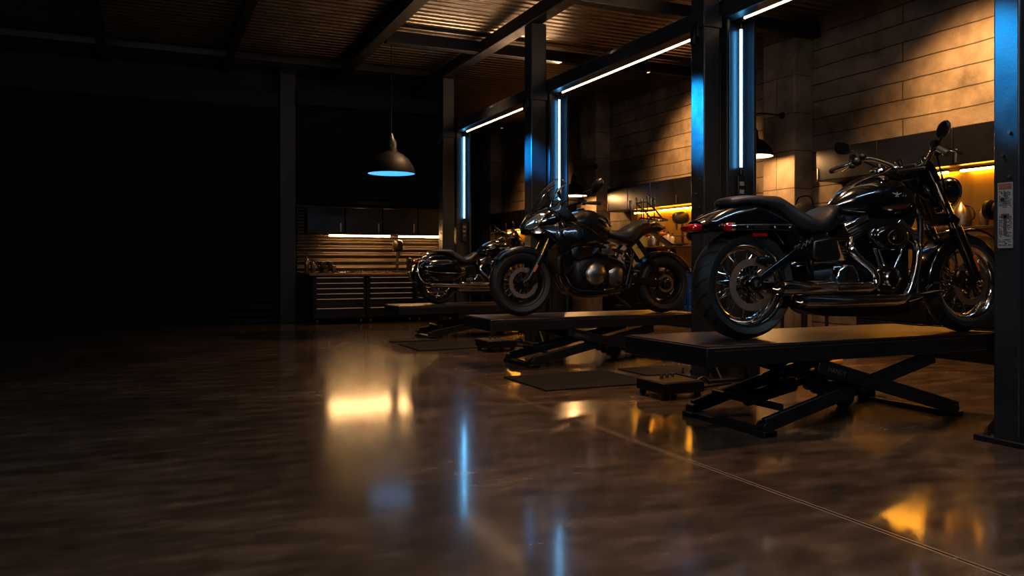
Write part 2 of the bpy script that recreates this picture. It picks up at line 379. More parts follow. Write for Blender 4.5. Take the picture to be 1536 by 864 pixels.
# ------------------------------------------------------------------ steel columns
def column(x0, x1, y0, y1, label, plate, sticker=False):
    t = thing('steel_column', label, 'column', (x0, y0, 0))
    w, d = x1 - x0, y1 - y0
    obj('shaft', MB().bx(0, w, 0, d, .0, 3.95), M['steel'], t, bevel=.012)
    px0, px1, py0, py1 = plate
    obj('base_plate', MB().bx(px0, px1, py0, py1, .0, .03), M['lift'], t, bevel=.006)
    obj('splice_collar', MB().bx(-.012, w + .012, -.012, d + .012, 3.0, 3.12), M['steel'], t, bevel=.006)
    for bx_, by_ in ((px0 + .05, py0 + .05), (px0 + .05, py1 - .05), (px1 - .05, py0 + .05), (px1 - .05, py1 - .05)):
        b = MB(); b.cyl((bx_, by_, .04), (0, 0, 1), .018, .022, 6); b.cyl((bx_, by_, .06), (0, 0, 1), .008, .04, 10)
        obj('anchor_bolt', b, M['tin'], t)
    for gy in (-1, 1):
        yb = d if gy > 0 else 0
        g = MB().add([(w / 2 - .01, yb, .03), (w / 2 - .01, yb + gy * .12, .03), (w / 2 - .01, yb, .19), (w / 2 + .01, yb, .03), (w / 2 + .01, yb + gy * .12, .03), (w / 2 + .01, yb, .19)],
                     [(0, 1, 2), (3, 5, 4), (0, 3, 4, 1), (1, 4, 5, 2), (2, 5, 3, 0)])
        obj('gusset', g, M['lift'], t, smooth=0)
    br = MB(); br.bx(-.035, 0, d * .25, d * .75, 2.92, 3.03); br.bx(-.055, -.035, d * .35, d * .65, 2.86, 2.98)
    obj('beam_bracket', br, M['dark'], t, bevel=.004)
    for k in range(4):
        b = MB(); b.cyl((-.006, d * (.35 if k % 2 else .6), 1.35 + .12 * k), (1, 0, 0), .009, .014, 8)
        obj('side_bolt', b, M['tin'], t)
    if sticker:
        s = obj('notice_plate', MB().bx(-.005, .0, .035, d - .03, 1.08, 1.44), M['plate'], t, smooth=0)
        h = MB(); k = MB()
        yy0, yy1 = .042, d - .037
        h.bx(-.0065, -.005, yy0, yy1, 1.405, 1.435)
        rnd = random.Random(3)
        z = 1.39
        while z > 1.09:
            if 1.27 < z < 1.30 or 1.13 < z < 1.14: z -= .012; continue
            y = yy1
            while y > yy0 + .004:
                L = rnd.uniform(.003, .014)
                if rnd.random() < .72: k.bx(-.0062, -.005, max(y - L, yy0), y, z, z + rnd.uniform(.002, .006))
                y -= L + .003
            z -= .0095
        yc = (yy0 + yy1) / 2
        k.bx(-.0064, -.005, yc - .008, yc + .008, 1.15, 1.26); k.bx(-.0064, -.005, yc - .022, yc + .022, 1.245, 1.268)
        k.bx(-.0064, -.005, yc - .006, yc + .006, 1.36, 1.39)
        obj('print_block', k, M['ink'], s, smooth=0); obj('heading_strip', h, M['redink'], s, smooth=0)
    return t
column(4.3, 4.5, 2.86, 3.01, 'nearest steel column at right edge, with a pale notice plate on its side', (-.03, .3, -.26, .25), True)
column(4.3, 4.47, 5.577, 5.76, 'blue-lit steel column between the cruiser and the touring motorcycle', (-.06, .4, -.15, .33))
column(4.3, 4.51, 8.95, 9.15, 'blue-lit steel column behind the windscreen of the touring motorcycle', (-.06, .4, -.15, .35))
column(4.3, 4.5, 12.2, 12.4, 'farthest dark steel column beside the back workbench', (-.06, .4, -.15, .35))

# light portals: channel upright + beam with tubes
def portal(x0, x1, y, ynear, zlo, label, lamp=True):
    t = thing('light_portal', label, 'light portal', (x0, y, 0))
    w = x1 - x0; L = y - ynear
    u = MB()
    u.bx(0, w, .02, .05, 0, 3.1); u.bx(0, .03, -.07, .02, 0, 3.1); u.bx(w - .03, w, -.07, .02, 0, 3.1)
    obj('upright_channel', u, M['steel'], t, bevel=.004)
    b = MB(); b.bx(-.02, .12, -L, .06, 3.1, 3.26)
    obj('beam', b, M['steel'], t, bevel=.008)
    b = MB(); b.bx(.12, .24, -L + .02, .0, 3.13, 3.16)
    obj('beam_rail', b, M['steel'], t, bevel=.004)
    c = w * .6
    tb = MB(); tb.cyl((c, -.02, (zlo + 3.03) / 2), (0, 0, 1), .012, 3.03 - zlo, 14)
    if lamp: obj('upright_light_tube', tb, M['blue_led'], t)
    for zz in (zlo - .03, 3.06):
        obj('tube_socket', MB().cyl((c, -.02, zz), (0, 0, 1), .017, .06, 14), M['dark'], t)
    d = MB(); d.bx(c - .04, c + .04, -.03, .02, zlo - .38, zlo - .08)
    dv = obj('tube_driver', d, M['dark'], t, bevel=.005)
    for k in range(3):
        obj('driver_label', MB().bx(c - .025, c + .025, -.032, -.03, zlo - .16 - .07 * k, zlo - .125 - .07 * k), M['plate'] if k < 2 else M['redink'], dv, smooth=0)
    hb = MB(); hb.cyl((.17, -L / 2 + .03, 3.11), (0, 1, 0), .011, L - .22, 12)
    obj('beam_light_tube', hb, M['warm_led'], t)
    for yy in (-.06, -L + .12):
        obj('tube_socket', MB().cyl((.17, yy, 3.11), (0, 1, 0), .021, .07, 12), M['dark'], t)
    return t
portal(4.53, 4.85, 5.63, 3.02, 1.83, 'nearest light portal, its blue tube standing behind the cruiser seat')
portal(4.53, 4.80, 8.98, 5.78, 1.74, 'middle light portal, its blue tube beside the touring motorcycle windscreen')
portal(4.53, 4.78, 12.26, 9.17, 1.72, 'farthest light portal, its blue tube above the rearmost motorcycle')
portal(4.53, 4.85, 2.9, .2, 1.83, 'light portal at the near right column outside the picture edge')

# ------------------------------------------------------------------ scissor lifts
def lift(x0, y0, y1, z, length, label):
    t = thing('scissor_lift', label, 'motorcycle lift', (x0, y0, 0))
    W = y1 - y0; L = length; th = .115
    p = obj('platform', MB().bx(0, L, 0, W, z - th, z - .006), M['lift'], t, bevel=.005)
    obj('deck_plate', MB().bx(.012, L - .012, .012, W - .012, z - .008, z), mat_deck, p, smooth=0)
    obj('edge_strip', MB().bx(.05, L - .3, -.004, .0, z - .03, z - .022), M['tin'], p, smooth=0)
    f = MB(); xb = L * .85
    f.bx(.43, .52, .03, W - .03, 0, .035)
    obj('base_bar', f, M['lift'], t, bevel=.004); obj('base_bar', MB().bx(xb - .02, xb + .06, .03, W - .03, 0, .03), M['lift'], t, bevel=.004)
    zt = z - th - .03
    for yy, s in ((.08, 1), (W - .08, -1)):
        a = MB().bar((.47, yy, .06), (L * .79, yy, zt), .035, .085)
        obj('scissor_arm', a, M['lift'], t, bevel=.006)
        b = MB().bar((.83, yy - s * .042, zt), (xb + .02, yy - s * .042, .055), .035, .085)
        ar = obj('scissor_arm', b, M['lift'], t, bevel=.006)
        obj('pivot_pin', MB().cyl(((.47 + L * .79) / 2 + .02, yy, (.06 + zt) / 2), (0, 1, 0), .022, .12, 14), M['dark'], t)
        for xx in (.47, xb + .03):
            b = MB(); b.cyl((xx, yy, .05), (0, 1, 0), .035, .07, 14); b.bx(xx - .05, xx + .05, yy - .05, yy + .05, 0, .03)
            obj('foot_bracket', b, M['lift'], t, bevel=.003)
        if s == 1:
            d = Vector((xb + .02 - .83, 0, .055 - zt)).normalized()
            R = Matrix((d, (0, 0, 1), d.cross(Vector((0, 0, 1))))).transposed() if False else None
            letters = text_mb('HANDY', .042)
            ang = math.atan2(.055 - zt, xb + .02 - .83)
            M4 = Matrix.Translation((.97, .08 - .042 - .0195, zt - .045)) @ Matrix.Rotation(-ang, 4, 'Y') @ Matrix.Rotation(PI / 2, 4, 'X')
            letters.turn(M4)
            obj('arm_lettering', letters, M['faint_mark'], ar, smooth=0)
    for xx, zz in ((.62, .15), (1.35, .2)):
        obj('cross_tube', MB().cyl((xx, W / 2, zz), (0, 1, 0), .022, W - .22, 12), M['lift'], t)
    h = MB().tube([(.62, W / 2, .15), (1.0, W / 2, .22)], .045, 14); h.tube([(1.0, W / 2, .22), (1.35, W / 2, .28)], .022, 12)
    obj('hydraulic_cylinder', h, M['dark'], t)
    be = MB(); pr = []
    for k in range(13): pr.append((.075 if k % 2 else .055, k * .034))
    be.lathe(pr, (1.3, W * .72, .22), Vector((.9, 0, -.42)), 16)
    obj('rubber_bellows', be, M['rubber'], t)
    v = MB()
    v.bx(L, L + .07, W * .5 - .16, W * .5 + .16, z - .1, z - .002); v.bx(L - .02, L + .045, -.03, .1, z - .14, z - .002); v.bx(L, L + .03, W - .1, W, z - .14, z - .002)
    obj('wheel_stop', v, M['lift'], t, bevel=.006)
    return t

def text_mb(s, size):
    cu = bpy.data.curves.new('t', 'FONT'); cu.body = s; cu.size = size; cu.align_x = 'CENTER'; cu.align_y = 'CENTER'; cu.resolution_u = 2
    ob = bpy.data.objects.new('t', cu)
    me = ob.to_mesh()
    mb = MB().add([tuple(v.co) for v in me.vertices], [tuple(p.vertices) for p in me.polygons])
    ob.to_mesh_clear(); bpy.data.objects.remove(ob); bpy.data.curves.remove(cu)
    return mb

def deck_mat():
    m, t, p = new_mat('worn_deck_plate')
    tc = t.n('ShaderNodeTexCoord')
    n1 = t.n('ShaderNodeTexNoise', i_Scale=3.5, i_Detail=8.0, i_Roughness=.65); t.l(tc.outputs['Object'], n1.inputs['Vector'])
    n2 = t.n('ShaderNodeTexNoise', i_Scale=60.0, i_Detail=3.0); t.l(tc.outputs['Object'], n2.inputs['Vector'])
    vo = t.n('ShaderNodeTexVoronoi', i_Scale=45.0); t.l(tc.outputs['Object'], vo.inputs['Vector'])
    r = t.n('ShaderNodeValToRGB'); t.l(n1.outputs['Fac'], r.inputs['Fac'])
    r.color_ramp.elements[0].position = .35; r.color_ramp.elements[0].color = rgb(.035, .028, .024); r.color_ramp.elements[1].position = .7; r.color_ramp.elements[1].color = rgb(.12, .085, .06)
    t.l(r.outputs[0], p.inputs['Base Color']); p.inputs['Metallic'].default_value = .55
    t.l(t.math('MULTIPLY_ADD', n1.outputs['Fac'], .25, .25), p.inputs['Roughness'])
    h = t.math('ADD', t.math('MULTIPLY', vo.outputs['Distance'], .5), t.math('MULTIPLY', n2.outputs['Fac'], .3))
    b = t.n('ShaderNodeBump', i_Strength=.25, i_Distance=.006); t.l(h, b.inputs['Height']); t.l(b.outputs[0], p.inputs['Normal'])
    return m
mat_deck = deck_mat()
LZ = (.54, .48, .44)
lift(2.78, 3.58, 4.41, LZ[0], 2.36, 'nearest black scissor lift, carrying the big cruiser motorcycle')
lift(2.88, 6.86, 7.55, LZ[1], 2.32, 'middle black scissor lift, under the touring motorcycle with a windscreen')
lift(2.95, 10.07, 10.75, LZ[2], 2.36, 'farthest black scissor lift, under the rearmost motorcycle')

# pump units standing on the floor beside the lifts
def pump(x, y, label):
    t = thing('lift_pump', label, 'pump', (x, y, 0))
    obj('housing', MB().bx(0, .36, 0, .36, .045, .125), M['lift'], t, bevel=.006)
    obj('top_tray', MB().bx(.012, .348, .012, .348, .122, .13), mat_deck, t, bevel=.002)
    for cx, cy in ((.04, .03), (.04, .33), (.32, .03), (.32, .33)):
        w = MB(); w.cyl((cx, cy, .024), (0, 1, 0), .024, .022, 14)
        c = obj('caster', w, M['rubber'], t)
        obj('caster_fork', MB().bx(cx - .015, cx + .015, cy - .016, cy - .012, .02, .05), M['dark'], c, smooth=0)
    g = MB(); g.bx(.36, .42, .1, .2, .07, .11); g.tube([(.4, .15, .1), (.46, .14, .13), (.5, .12, .08)], .012, 8, 4)
    obj('pedal', g, M['dark'], t, bevel=.003)
    g = MB().tube([(.36, .25, .08), (.5, .28, .03), (.7, .34, .02), (.85, .3, .04)], .011, 8, 5)
    obj('hose', g, M['cable'], t)
    for k in range(3):
        obj('fitting', MB().cyl((.12 + .07 * k, .2 + .03 * k, .142), (0, 0, 1), .014, .03, 10), M['tin'], t)
    return t
pump(3.40, 4.87, 'black wheeled pump box on the floor below the nearest lift platform')
pump(3.45, 8.31, 'black wheeled pump box on the floor between the middle and farthest lifts')

# rubber mats
def rmat(x0, x1, y0, y1, label, h=.012):
    tag(obj('floor_mat', MB().bx(x0, x1, y0, y1, 0.0, h), M['mat'], bevel=.004), label, 'mat')
rmat(2.83, 3.85, 5.62, 6.45, 'large dark rubber mat on the floor behind the nearest pump box')
rmat(4.02, 4.75, 6.0, 6.5, 'small dark rubber mat beside the large mat, next to the column foot')
rmat(2.81, 3.75, 8.78, 9.6, 'dark rubber mat on the floor in front of the farthest lift')
rmat(2.81, 3.42, 9.84, 10.02, 'narrow dark mat strip along the foot of the farthest lift')

# yellow box and hose bundle on the floor behind the nearest lift
t = thing('tool_case', 'yellow tool case on the floor behind the nearest scissor lift', 'tool case', (5.0, 4.98, 0), .25)
obj('case_body', MB().bx(0, .36, 0, .24, 0, .14), M['card'], t, bevel=.015)
obj('case_lid', MB().bx(-.004, .364, -.004, .244, .142, .19), M['card'], t, bevel=.015)
obj('case_handle', MB().tube([(.11, -.005, .13), (.11, -.035, .13), (.25, -.035, .13), (.25, -.005, .13)], .009, 8), M['dark'], t)
hb = MB()
for k in range(5):
    r = .1 - .01 * (k % 2); z = .018 + .03 * k
    hb.tube([(r * math.cos(a) * (1 + .1 * math.sin(3 * a + k)), r * math.sin(a), z + .008 * math.sin(2 * a + k)) for a in [2 * PI * i / 20 for i in range(21)]], .017, 8)
tag(obj('air_hose', hb, M['cable'], loc=(4.74, 5.12, 0)), 'coiled black air hose on the floor beside the yellow tool case', 'hose')
def jug(x, y, label):
    t = thing('oil_jug', label, 'jug', (x, y, 0))
    j = MB().lathe([(.055, 0), (.065, .02), (.065, .17), (.05, .21), (.02, .235), (.02, .25)], n=18)
    obj('jug_body', j, M['blackmetal'], t)
    obj('cap', MB().cyl((0, 0, .26), (0, 0, 1), .024, .03, 14), M['dark'], t)
jug(4.68, 5.42, 'small black oil jug at the foot of the middle-right column')

# ------------------------------------------------------------------ motorcycles
TY = {}
def wheel(root, name, cx, cz, R, tw, rimR, rim_m, nsp, style, side, disc_r, spoke_m):
    r = MB().lathe([(rimR + .012, -tw * .40), (rimR + .014, -tw * .36), (rimR - .004, -tw * .33), (rimR - .022, -tw * .2), (rimR - .03, 0), (rimR - .022, tw * .2), (rimR - .004, tw * .33), (rimR + .014, tw * .36), (rimR + .012, tw * .40),
                    (rimR - .002, tw * .40), (rimR - .014, tw * .34), (rimR - .036, tw * .18), (rimR - .043, 0), (rimR - .036, -tw * .18), (rimR - .014, -tw * .34), (rimR - .002, -tw * .40)], axis=(0, 1, 0), n=56, closed=True)
    w = obj(name, r, rim_m, root, loc=(cx, 0, cz))
    key = round(R, 3)
    if key not in TY: TY[key] = tyre_mat('tyre_rubber', R)
    pf = [(rimR + .006, -tw * .38), (rimR + .02, -tw * .44), (lerp(rimR, R, .55), -tw * .5), (R - .035, -tw * .46), (R - .012, -tw * .3), (R - .003, -tw * .15), (R, 0)]
    prof = pf + [(a, -b) for a, b in reversed(pf[:-1])]
    prof += [(rimR - .0, tw * .3), (rimR - .0, -tw * .3)]
    obj('tire', MB().lathe(prof, axis=(0, 1, 0), n=72, closed=True), TY[key], w)
    obj('hub', MB().lathe([(.018, -tw * .52), (.03, -tw * .5), (.03, -tw * .3), (.052, -tw * .28), (.052, -tw * .2), (.036, -tw * .12), (.036, tw * .12), (.052, tw * .2), (.052, tw * .28), (.03, tw * .3), (.03, tw * .5), (.018, tw * .52)], axis=(0, 1, 0), n=24), rim_m if style == 'cast' else M['dchrome'], w)
    proto = []
    if style == 'wire':
        for sgn in (-1, 1):
            for lean in (-1, 1):
                a1 = lean * .42
                s = MB().tube([(.05, sgn * tw * .24, 0), ((rimR - .03) * math.cos(a1), sgn * tw * .08, (rimR - .03) * math.sin(a1))], .0035, 6)
                proto.append(s)
        q = nsp // 4
        first = [obj('spoke', s, spoke_m, w) for s in proto]
        for k, f in enumerate(first): f.rotation_euler = (0, k * 2 * PI / nsp, 0)
        for i in range(1, q):
            for k, f in enumerate(first):
                c = f.copy(); COL.objects.link(c); c.parent = w; c.rotation_euler = (0, k * 2 * PI / nsp + i * 2 * PI / q, 0)
    else:
        s = MB()
        for l in (-1, 1):
            s.bar((.035, 0, l * .016), ((rimR - .03), 0, l * .03), .03, .013)
        f = obj('spoke', s, spoke_m, w, bevel=.003)
        for i in range(1, nsp):
            c = f.copy(); COL.objects.link(c); c.parent = w; c.rotation_euler = (0, i * 2 * PI / nsp, 0)
    for sd in ([side] if side else (-1, 1)):
        y = sd * tw * .5
        d = MB().disc((0, y, 0), (0, 1, 0), disc_r * .72, disc_r, .006, 48)
        dk = obj('brake_disc', d, M['brake'], w, smooth=30)
        c = MB()
        for i in range(6):
            a = 2 * PI * i / 6
            c.bar((.03 * math.cos(a), y, .03 * math.sin(a)), (disc_r * .74 * math.cos(a + .25), y, disc_r * .74 * math.sin(a + .25)), .007, .016)
        c.disc((0, y, 0), (0, 1, 0), .015, .045, .012, 24)
        obj('disc_carrier', c, M['dchrome'], w)
    return w

def fender_mb(cx, cz, angs, ro, half, rin, n=28):
    """arched fender: closed cross-section swept around the axle; rin(theta)->(inner skirt radius)"""
    rows = []
    a0, a1 = angs
    for i in range(n + 1):
        th = lerp(a0, a1, i / n); ri = rin(th); R = ro(th); T = .006
        prof = [(-half, ri), (-half, lerp(ri, R, .5)), (-half * .97, lerp(ri, R, .78)), (-half * .8, lerp(ri, R, .93)), (-half * .45, R - .003), (0, R), (half * .45, R - .003), (half * .8, lerp(ri, R, .93)), (half * .97, lerp(ri, R, .78)), (half, lerp(ri, R, .5)), (half, ri)]
        inner = [(y * (1 - T / half), max(ri, r - T) if 0 < k < len(prof) - 1 else r) for k, (y, r) in enumerate(prof)][::-1]
        rows.append([(cx + r * math.cos(th), y, cz + r * math.sin(th)) for y, r in prof + inner])
    return MB().grid(rows, cv=True, cap=True)

def panel(outline, yfun, root, name, m, th=.006, cuts=2, bevel=.0):
    bm = bmesh.new()
    vs = [bm.verts.new((x, 0, z)) for x, z in outline]
    bm.faces.new(vs); bmesh.ops.triangulate(bm, faces=bm.faces[:])
    for _ in range(cuts):
        bmesh.ops.subdivide_edges(bm, edges=bm.edges[:], cuts=1, use_grid_fill=True)
    bmesh.ops.triangulate(bm, faces=bm.faces[:])
    for v in bm.verts: v.co.y = yfun(v.co.x, v.co.z)
    bm.verts.ensure_lookup_table(); bm.verts.index_update()
    mb = MB().add([tuple(v.co) for v in bm.verts], [tuple(v.index for v in f.verts) for f in bm.faces]); bm.free()
    return obj(name, mb, m, root, smooth=50, solid=th, bevel=bevel)

def cyl_fins(mb, base, top, r, nf, dr=.022):
    base = Vector(base); top = Vector(top); ax = (top - base); L = ax.length
    prof = [(r * .86, 0)]
    for k in range(nf):
        h0 = L * (k + .1) / nf; h1 = L * (k + .55) / nf
        prof += [(r * .86, h0), (r + dr * .3, h0 + .001), (r + dr * .3, h1), (r * .86, h1 + .001)]
    prof.append((r * .86, L))
    return mb.lathe(prof, base, ax, 26)

def cruiser(root, bags=False):
    P, C, K, E_ = M['paint'], M['chrome'], M['dchrome'], M['engine']
    # wheels
    wheel(root, 'rear_wheel', 0, .33, .33, .185, .243, C, 40, 'wire', -1, .155, C)
    wheel(root, 'front_wheel', 1.72, .325, .325, .135, .245, C, 40, 'wire', -1, .146, C)
    # rear fender
    if not bags:
        rin = lambda th: max(.345, min(.47, (.655 - .33) / max(math.sin(th), .2))) if th > .9 else lerp(.36, .345, th)
        ro = lambda th: .482 + .012 * max(0, th - 2.0)
        rf = obj('rear_fender', fender_mb(0, .33, (.42, 2.33), ro, .125, rin), P, root, smooth=50)
    else:
        rf = obj('rear_fender', fender_mb(0, .33, (.42, 2.95), lambda th: .47 - .03 * max(0, th - 2.2), .125, lambda th: .345 if th > .8 else .36), P, root, smooth=50)
    for s in (-1, 1):
        st = MB().loft([(-.17, .645, .682, .006), (-.05, .648, .688, .009), (.15, .65, .69, .01), (.25, .645, .692, .009), (.275, .66, .68, .004)], 16, 4, 3, s * .136)
        o = obj('fender_strut', st, K, rf)
        em = MB().bx(-.02, .08, s * .146, s * .149, .664, .676)
        obj('strut_badge', em, M['chrome'], o, smooth=0, bevel=.002)
        for xx in (-.06, .13, .235): obj('strut_bolt', MB().cyl((xx, s * .147, .668), (0, 1, 0), .009, .012, 10), C, o)
        sg = MB().lathe([(.004, -.035), (.018, -.03), (.027, -.01), (.029, .015), (.02, .02)], (-.185, s * .155, .664), (1, 0, 0), 18)
        tsn = obj('turn_signal', sg, C, rf)
        obj('signal_lens', MB().lathe([(.028, 0), (.028, -.012), (.02, -.03), (.006, -.035)], (-.195, s * .155, .664), (1, 0, 0), 18), M['red'], tsn)
        obj('side_reflector', MB().bx(.0 - .02, .08, s * .127, s * .131, .615, .633), M['red'], rf, smooth=0, bevel=.002)
    tl = MB().loft([(-.40, .648, .672, .045), (-.37, .638, .686, .07), (-.31, .64, .692, .075), (-.25, .66, .70, .06)], 18, 4, 3)
    o = obj('tail_light', tl, M['red'], rf)
    obj('tail_light_housing', MB().loft([(-.33, .628, .705, .08), (-.28, .63, .722, .085), (-.2, .66, .735, .07)], 18, 4, 3), P, o)
    # seat
    st = MB().loft([(-.155, .80, .815, .05), (-.13, .79, .845, .1), (-.02, .80, .861, .125), (.12, .775, .863, .132), (.2, .735, .86, .135), (.27, .665, .825, .15), (.35, .632, .772, .175), (.42, .622, .738, .183), (.5, .648, .762, .172), (.57, .70, .803, .135), (.635, .742, .822, .09), (.665, .775, .80, .03)], 28, 5, 2.7)
    so = obj('seat', st, M['leather'], root, smooth=60)
    seam = []
    for k in range(21):
        a = PI * (k / 20)
        seam.append((.205 - .01 * math.sin(a), .138 * math.cos(a), .79 + .072 * math.sin(a) ** .7))
    obj('seat_seam', MB().tube(seam, .004, 6), M['rubber'], so)
    # tank
    tk = MB().loft([(.645, .775, .835, .03), (.70, .765, .885, .075), (.78, .752, .94, .125), (.9, .75, .985, .158), (1.02, .752, .998, .173), (1.11, .757, .99, .168), (1.18, .785, .955, .145), (1.22, .825, .915, .10), (1.238, .85, .88, .03)], 30, 5, 2.25)
    to = obj('fuel_tank', tk, P, root, smooth=60)
    cn = MB().loft([(.66, .83, .845, .02), (.72, .87, .905, .04), (.85, .955, .985, .052), (1.0, .99, 1.035, .058), (1.085, .99, 1.075, .06), (1.12, .985, 1.06, .058), (1.15, .97, 1.0, .05)], 20, 5, 4)
    co = obj('tank_console', cn, K, to, smooth=40)
    gl = MB().lathe([(.046, 0), (.05, .01), (.046, .02)], (1.02, 0, 1.045), (-.35, 0, 1), 28)
    g_ = obj('speedometer', gl, C, co)
    for s in (-1, 1):
        obj('filler_cap', MB().lathe([(.03, 0), (.032, .012), (.024, .02), (.004, .024)], (.97, s * .09, .985), (0, s * .25, 1), 22), C, to)
        # badge: outlined band and small winged star on the tank side
        yb = lambda x: .176 - 2.2 * (x - 1.03) ** 2
        fr = MB()
        xs = [1.035 + .0275 * k for k in range(7)]
        for zz in (.868, .893):
            fr.tube([(x, s * (yb(x) + .0005), zz - .06 * (x - 1.03)) for x in xs], .0018, 6)
        for x in (xs[0], xs[-1]): fr.tube([(x, s * yb(x), .868 - .06 * (x - 1.03)), (x, s * yb(x), .893 - .06 * (x - 1.03))], .0018, 6)
        for k in range(13):
            x = 1.045 + .0115 * k; z0 = .874 - .06 * (x - 1.03)
            fr.tube([(x, s * yb(x), z0), (x + .004 * (-1) ** k, s * yb(x), z0 + .013)], .0014, 5)
        bo = obj('tank_badge', fr, M['tin'], to)
        stv = MB()
        for k in range(5):
            a = PI / 2 + 2 * PI * k / 5
            stv.bar((1.0, s * .176, .882), (1.0 + .017 * math.cos(a), s * .176, .882 + .017 * math.sin(a)), .003, .006)
        for sg_ in (-1, 1): stv.bar((1.0 + .006 * sg_, s * .176, .882), (1.0 + .034 * sg_, s * .174, .893), .002, .005)
        obj('star_emblem', stv, M['white_mark'], bo, smooth=0)
    # engine
    cc = MB().loft([(.62, .27, .43, .09), (.68, .22, .47, .125), (.8, .19, .475, .14), (.95, .185, .475, .14), (1.06, .22, .44, .125), (1.1, .28, .37, .08)], 22, 4, 3.2)
    en = obj('engine', cc, E_, root)
    for base, top, hd in (((.885, -.02, .42), (.80, -.02, .625), (.775, -.02, .68)), ((.985, 0, .42), (1.13, 0, .60), (1.175, 0, .66))):
        c = MB(); cyl_fins(c, base, top, .088, 11)
        cy = obj('cylinder', c, E_, en, smooth=25)
        ax = (Vector(top) - Vector(base)).normalized(); px = ax.cross(Vector((0, 1, 0))).normalized()
        Rm = Matrix((px, Vector((0, 1, 0)), ax)).transposed()
        h = MB().box(Vector(top) + ax * .035, (.19, .19, .07), Rm)
        ho = obj('cylinder_head', h, E_, cy, bevel=.02)
        rc = MB().box(Vector(top) + ax * .092, (.2, .165, .055), Rm)
        obj('rocker_cover', rc, C, cy, bevel=.018, seg=3)
        fn = MB()
        for k in range(4): fn.box(Vector(top) + ax * (.012 + .016 * k), (.2, .2, .006), Rm)
        obj('head_fins', fn, M['alu'], cy, smooth=0)
    for a, b in (((.90, -.155, .40), (.83, -.14, .60)), ((.94, -.155, .40), (.86, -.14, .60)), ((.985, -.155, .41), (1.09, -.14, .585))):
        obj('pushrod_tube', MB().tube([a, tuple(lerp(p, q, .12) for p, q in zip(a, b)), tuple(lerp(p, q, .13) for p, q in zip(a, b)), b], [.016, .016, .010, .010], 12), C, en)
    cm = MB().prism([(.825, .30), (.835, .42), (.9, .44), (.99, .43), (1.03, .38), (1.02, .30), (.96, .27), (.86, .27)], -.19, -.13)
    cmo = obj('cam_cover', cm, C, en, bevel=.012, seg=3)
    obj('timer_cover', MB().lathe([(.052, 0), (.054, .01), (.046, .018), (.044, .014), (.004, .016)], (.945, -.188, .362), (0, -1, 0), 32), K, cmo)
    for k in range(5):
        a = 2 * PI * k / 5
        obj('cover_bolt', MB().cyl((.945 + .07 * math.cos(a), -.192, .362 + .062 * math.sin(a)), (0, 1, 0), .006, .01, 8), M['tin'], cmo)
    ac = MB(); rows = []
    for y, s_ in ((-.14, .8), (-.16, .98), (-.2, 1.0), (-.225, .97), (-.243, .86), (-.248, .6)):
        rows.append([(.912 + .132 * s_ * math.copysign(abs(math.cos(a)) ** .85, math.cos(a)), y, .612 + .08 * s_ * math.copysign(abs(math.sin(a)) ** .85, math.sin(a))) for a in [2 * PI * k / 36 for k in range(36)]])
    ac.grid(rows, cv=True, cap=True)
    ao = obj('air_cleaner', ac, P, en, smooth=50)
    ring = [(.926 + .066 * math.cos(2 * PI * k / 28), -.25, .614 + .044 * math.sin(2 * PI * k / 28)) for k in range(29)]
    obj('badge_ring', MB().tube(ring, .0035, 6, cap=False), C, ao)
    em = MB()
    for k in range(5):
        a = PI / 2 + 2 * PI * k / 5
        em.bar((.915, -.251, .614), (.915 + .016 * math.cos(a), -.251, .614 + .016 * math.sin(a)), .003, .007)
    em.bar((.945, -.251, .60), (.945, -.251, .628), .003, .005); em.bar((.96, -.251, .60), (.96, -.251, .628), .003, .005); em.bar((.945, -.251, .614), (.96, -.251, .614), .003, .005)
    obj('round_badge', em, C, ao, smooth=0)
    tr = MB().prism([(.525, .33), (.555, .42), (.60, .45), (.66, .45), (.70, .40), (.715, .335)], -.185, -.05)
    obj('transmission_cover', tr, C, en, bevel=.015, seg=3)
    pv = MB().loft([(.44, .28, .44, .10), (.55, .25, .46, .13), (.66, .25, .46, .13)], 18, 3, 3)
    obj('gearbox', pv, E_, en)
    obj('primary_cover', MB().loft([(.48, .25, .45, .03), (.55, .21, .47, .045), (.75, .20, .45, .05), (1.0, .21, .44, .045), (1.08, .28, .38, .03)], 18, 4, 3, .17), C, en)
    # oil tank / battery cover
    for s in (-1, 1):
        b = MB().prism([(.385, .60), (.375, .50), (.41, .465), (.575, .46), (.59, .50), (.565, .60), (.52, .622)], s * .10, s * .165)
        obj('side_cover', b, M['paint2'], root, bevel=.02, seg=3)
    # frame
    fm = MB()
    for s in (-1, 1):
        y = s * .105
        fm.tube([(1.3, s * .03, .80), (1.275, y * .8, .68), (1.225, y, .24), (1.18, y, .155), (1.08, y, .14), (.6, y, .15), (.47, y, .165), (.40, y, .26), (.42, y, .5), (.55, y * .9, .70)], .019, 10, 4)
        fm.bar((.33, s * .13, .57), (.66, s * .10, .735), .025, .035)
    fm.tube([(1.3, 0, .93), (1.0, 0, .86), (.62, 0, .74), (.45, 0, .60)], .03, 12, 4)
    fm.tube([(1.34, 0, .76), (1.26, 0, 1.0)], .038, 14)
    fr = obj('frame', fm, M['blackmetal'], root)
    bl = MB().loft([(.42, .17, .26, .09), (.5, .135, .24, .12), (.8, .128, .21, .13), (1.1, .135, .22, .12), (1.2, .16, .23, .08)], 16, 3, 3.5)
    obj('belly_tray', bl, M['blackmetal'], fr)
    obj('tank_gap_fill', MB().loft([(.66, .62, .76, .05), (.8, .60, .78, .07), (1.0, .55, .78, .075), (1.15, .58, .80, .07), (1.27, .70, .86, .05)], 16, 3, 3), M['blackmetal'], fr)  # dark mass added to close the see-through gap under the tank
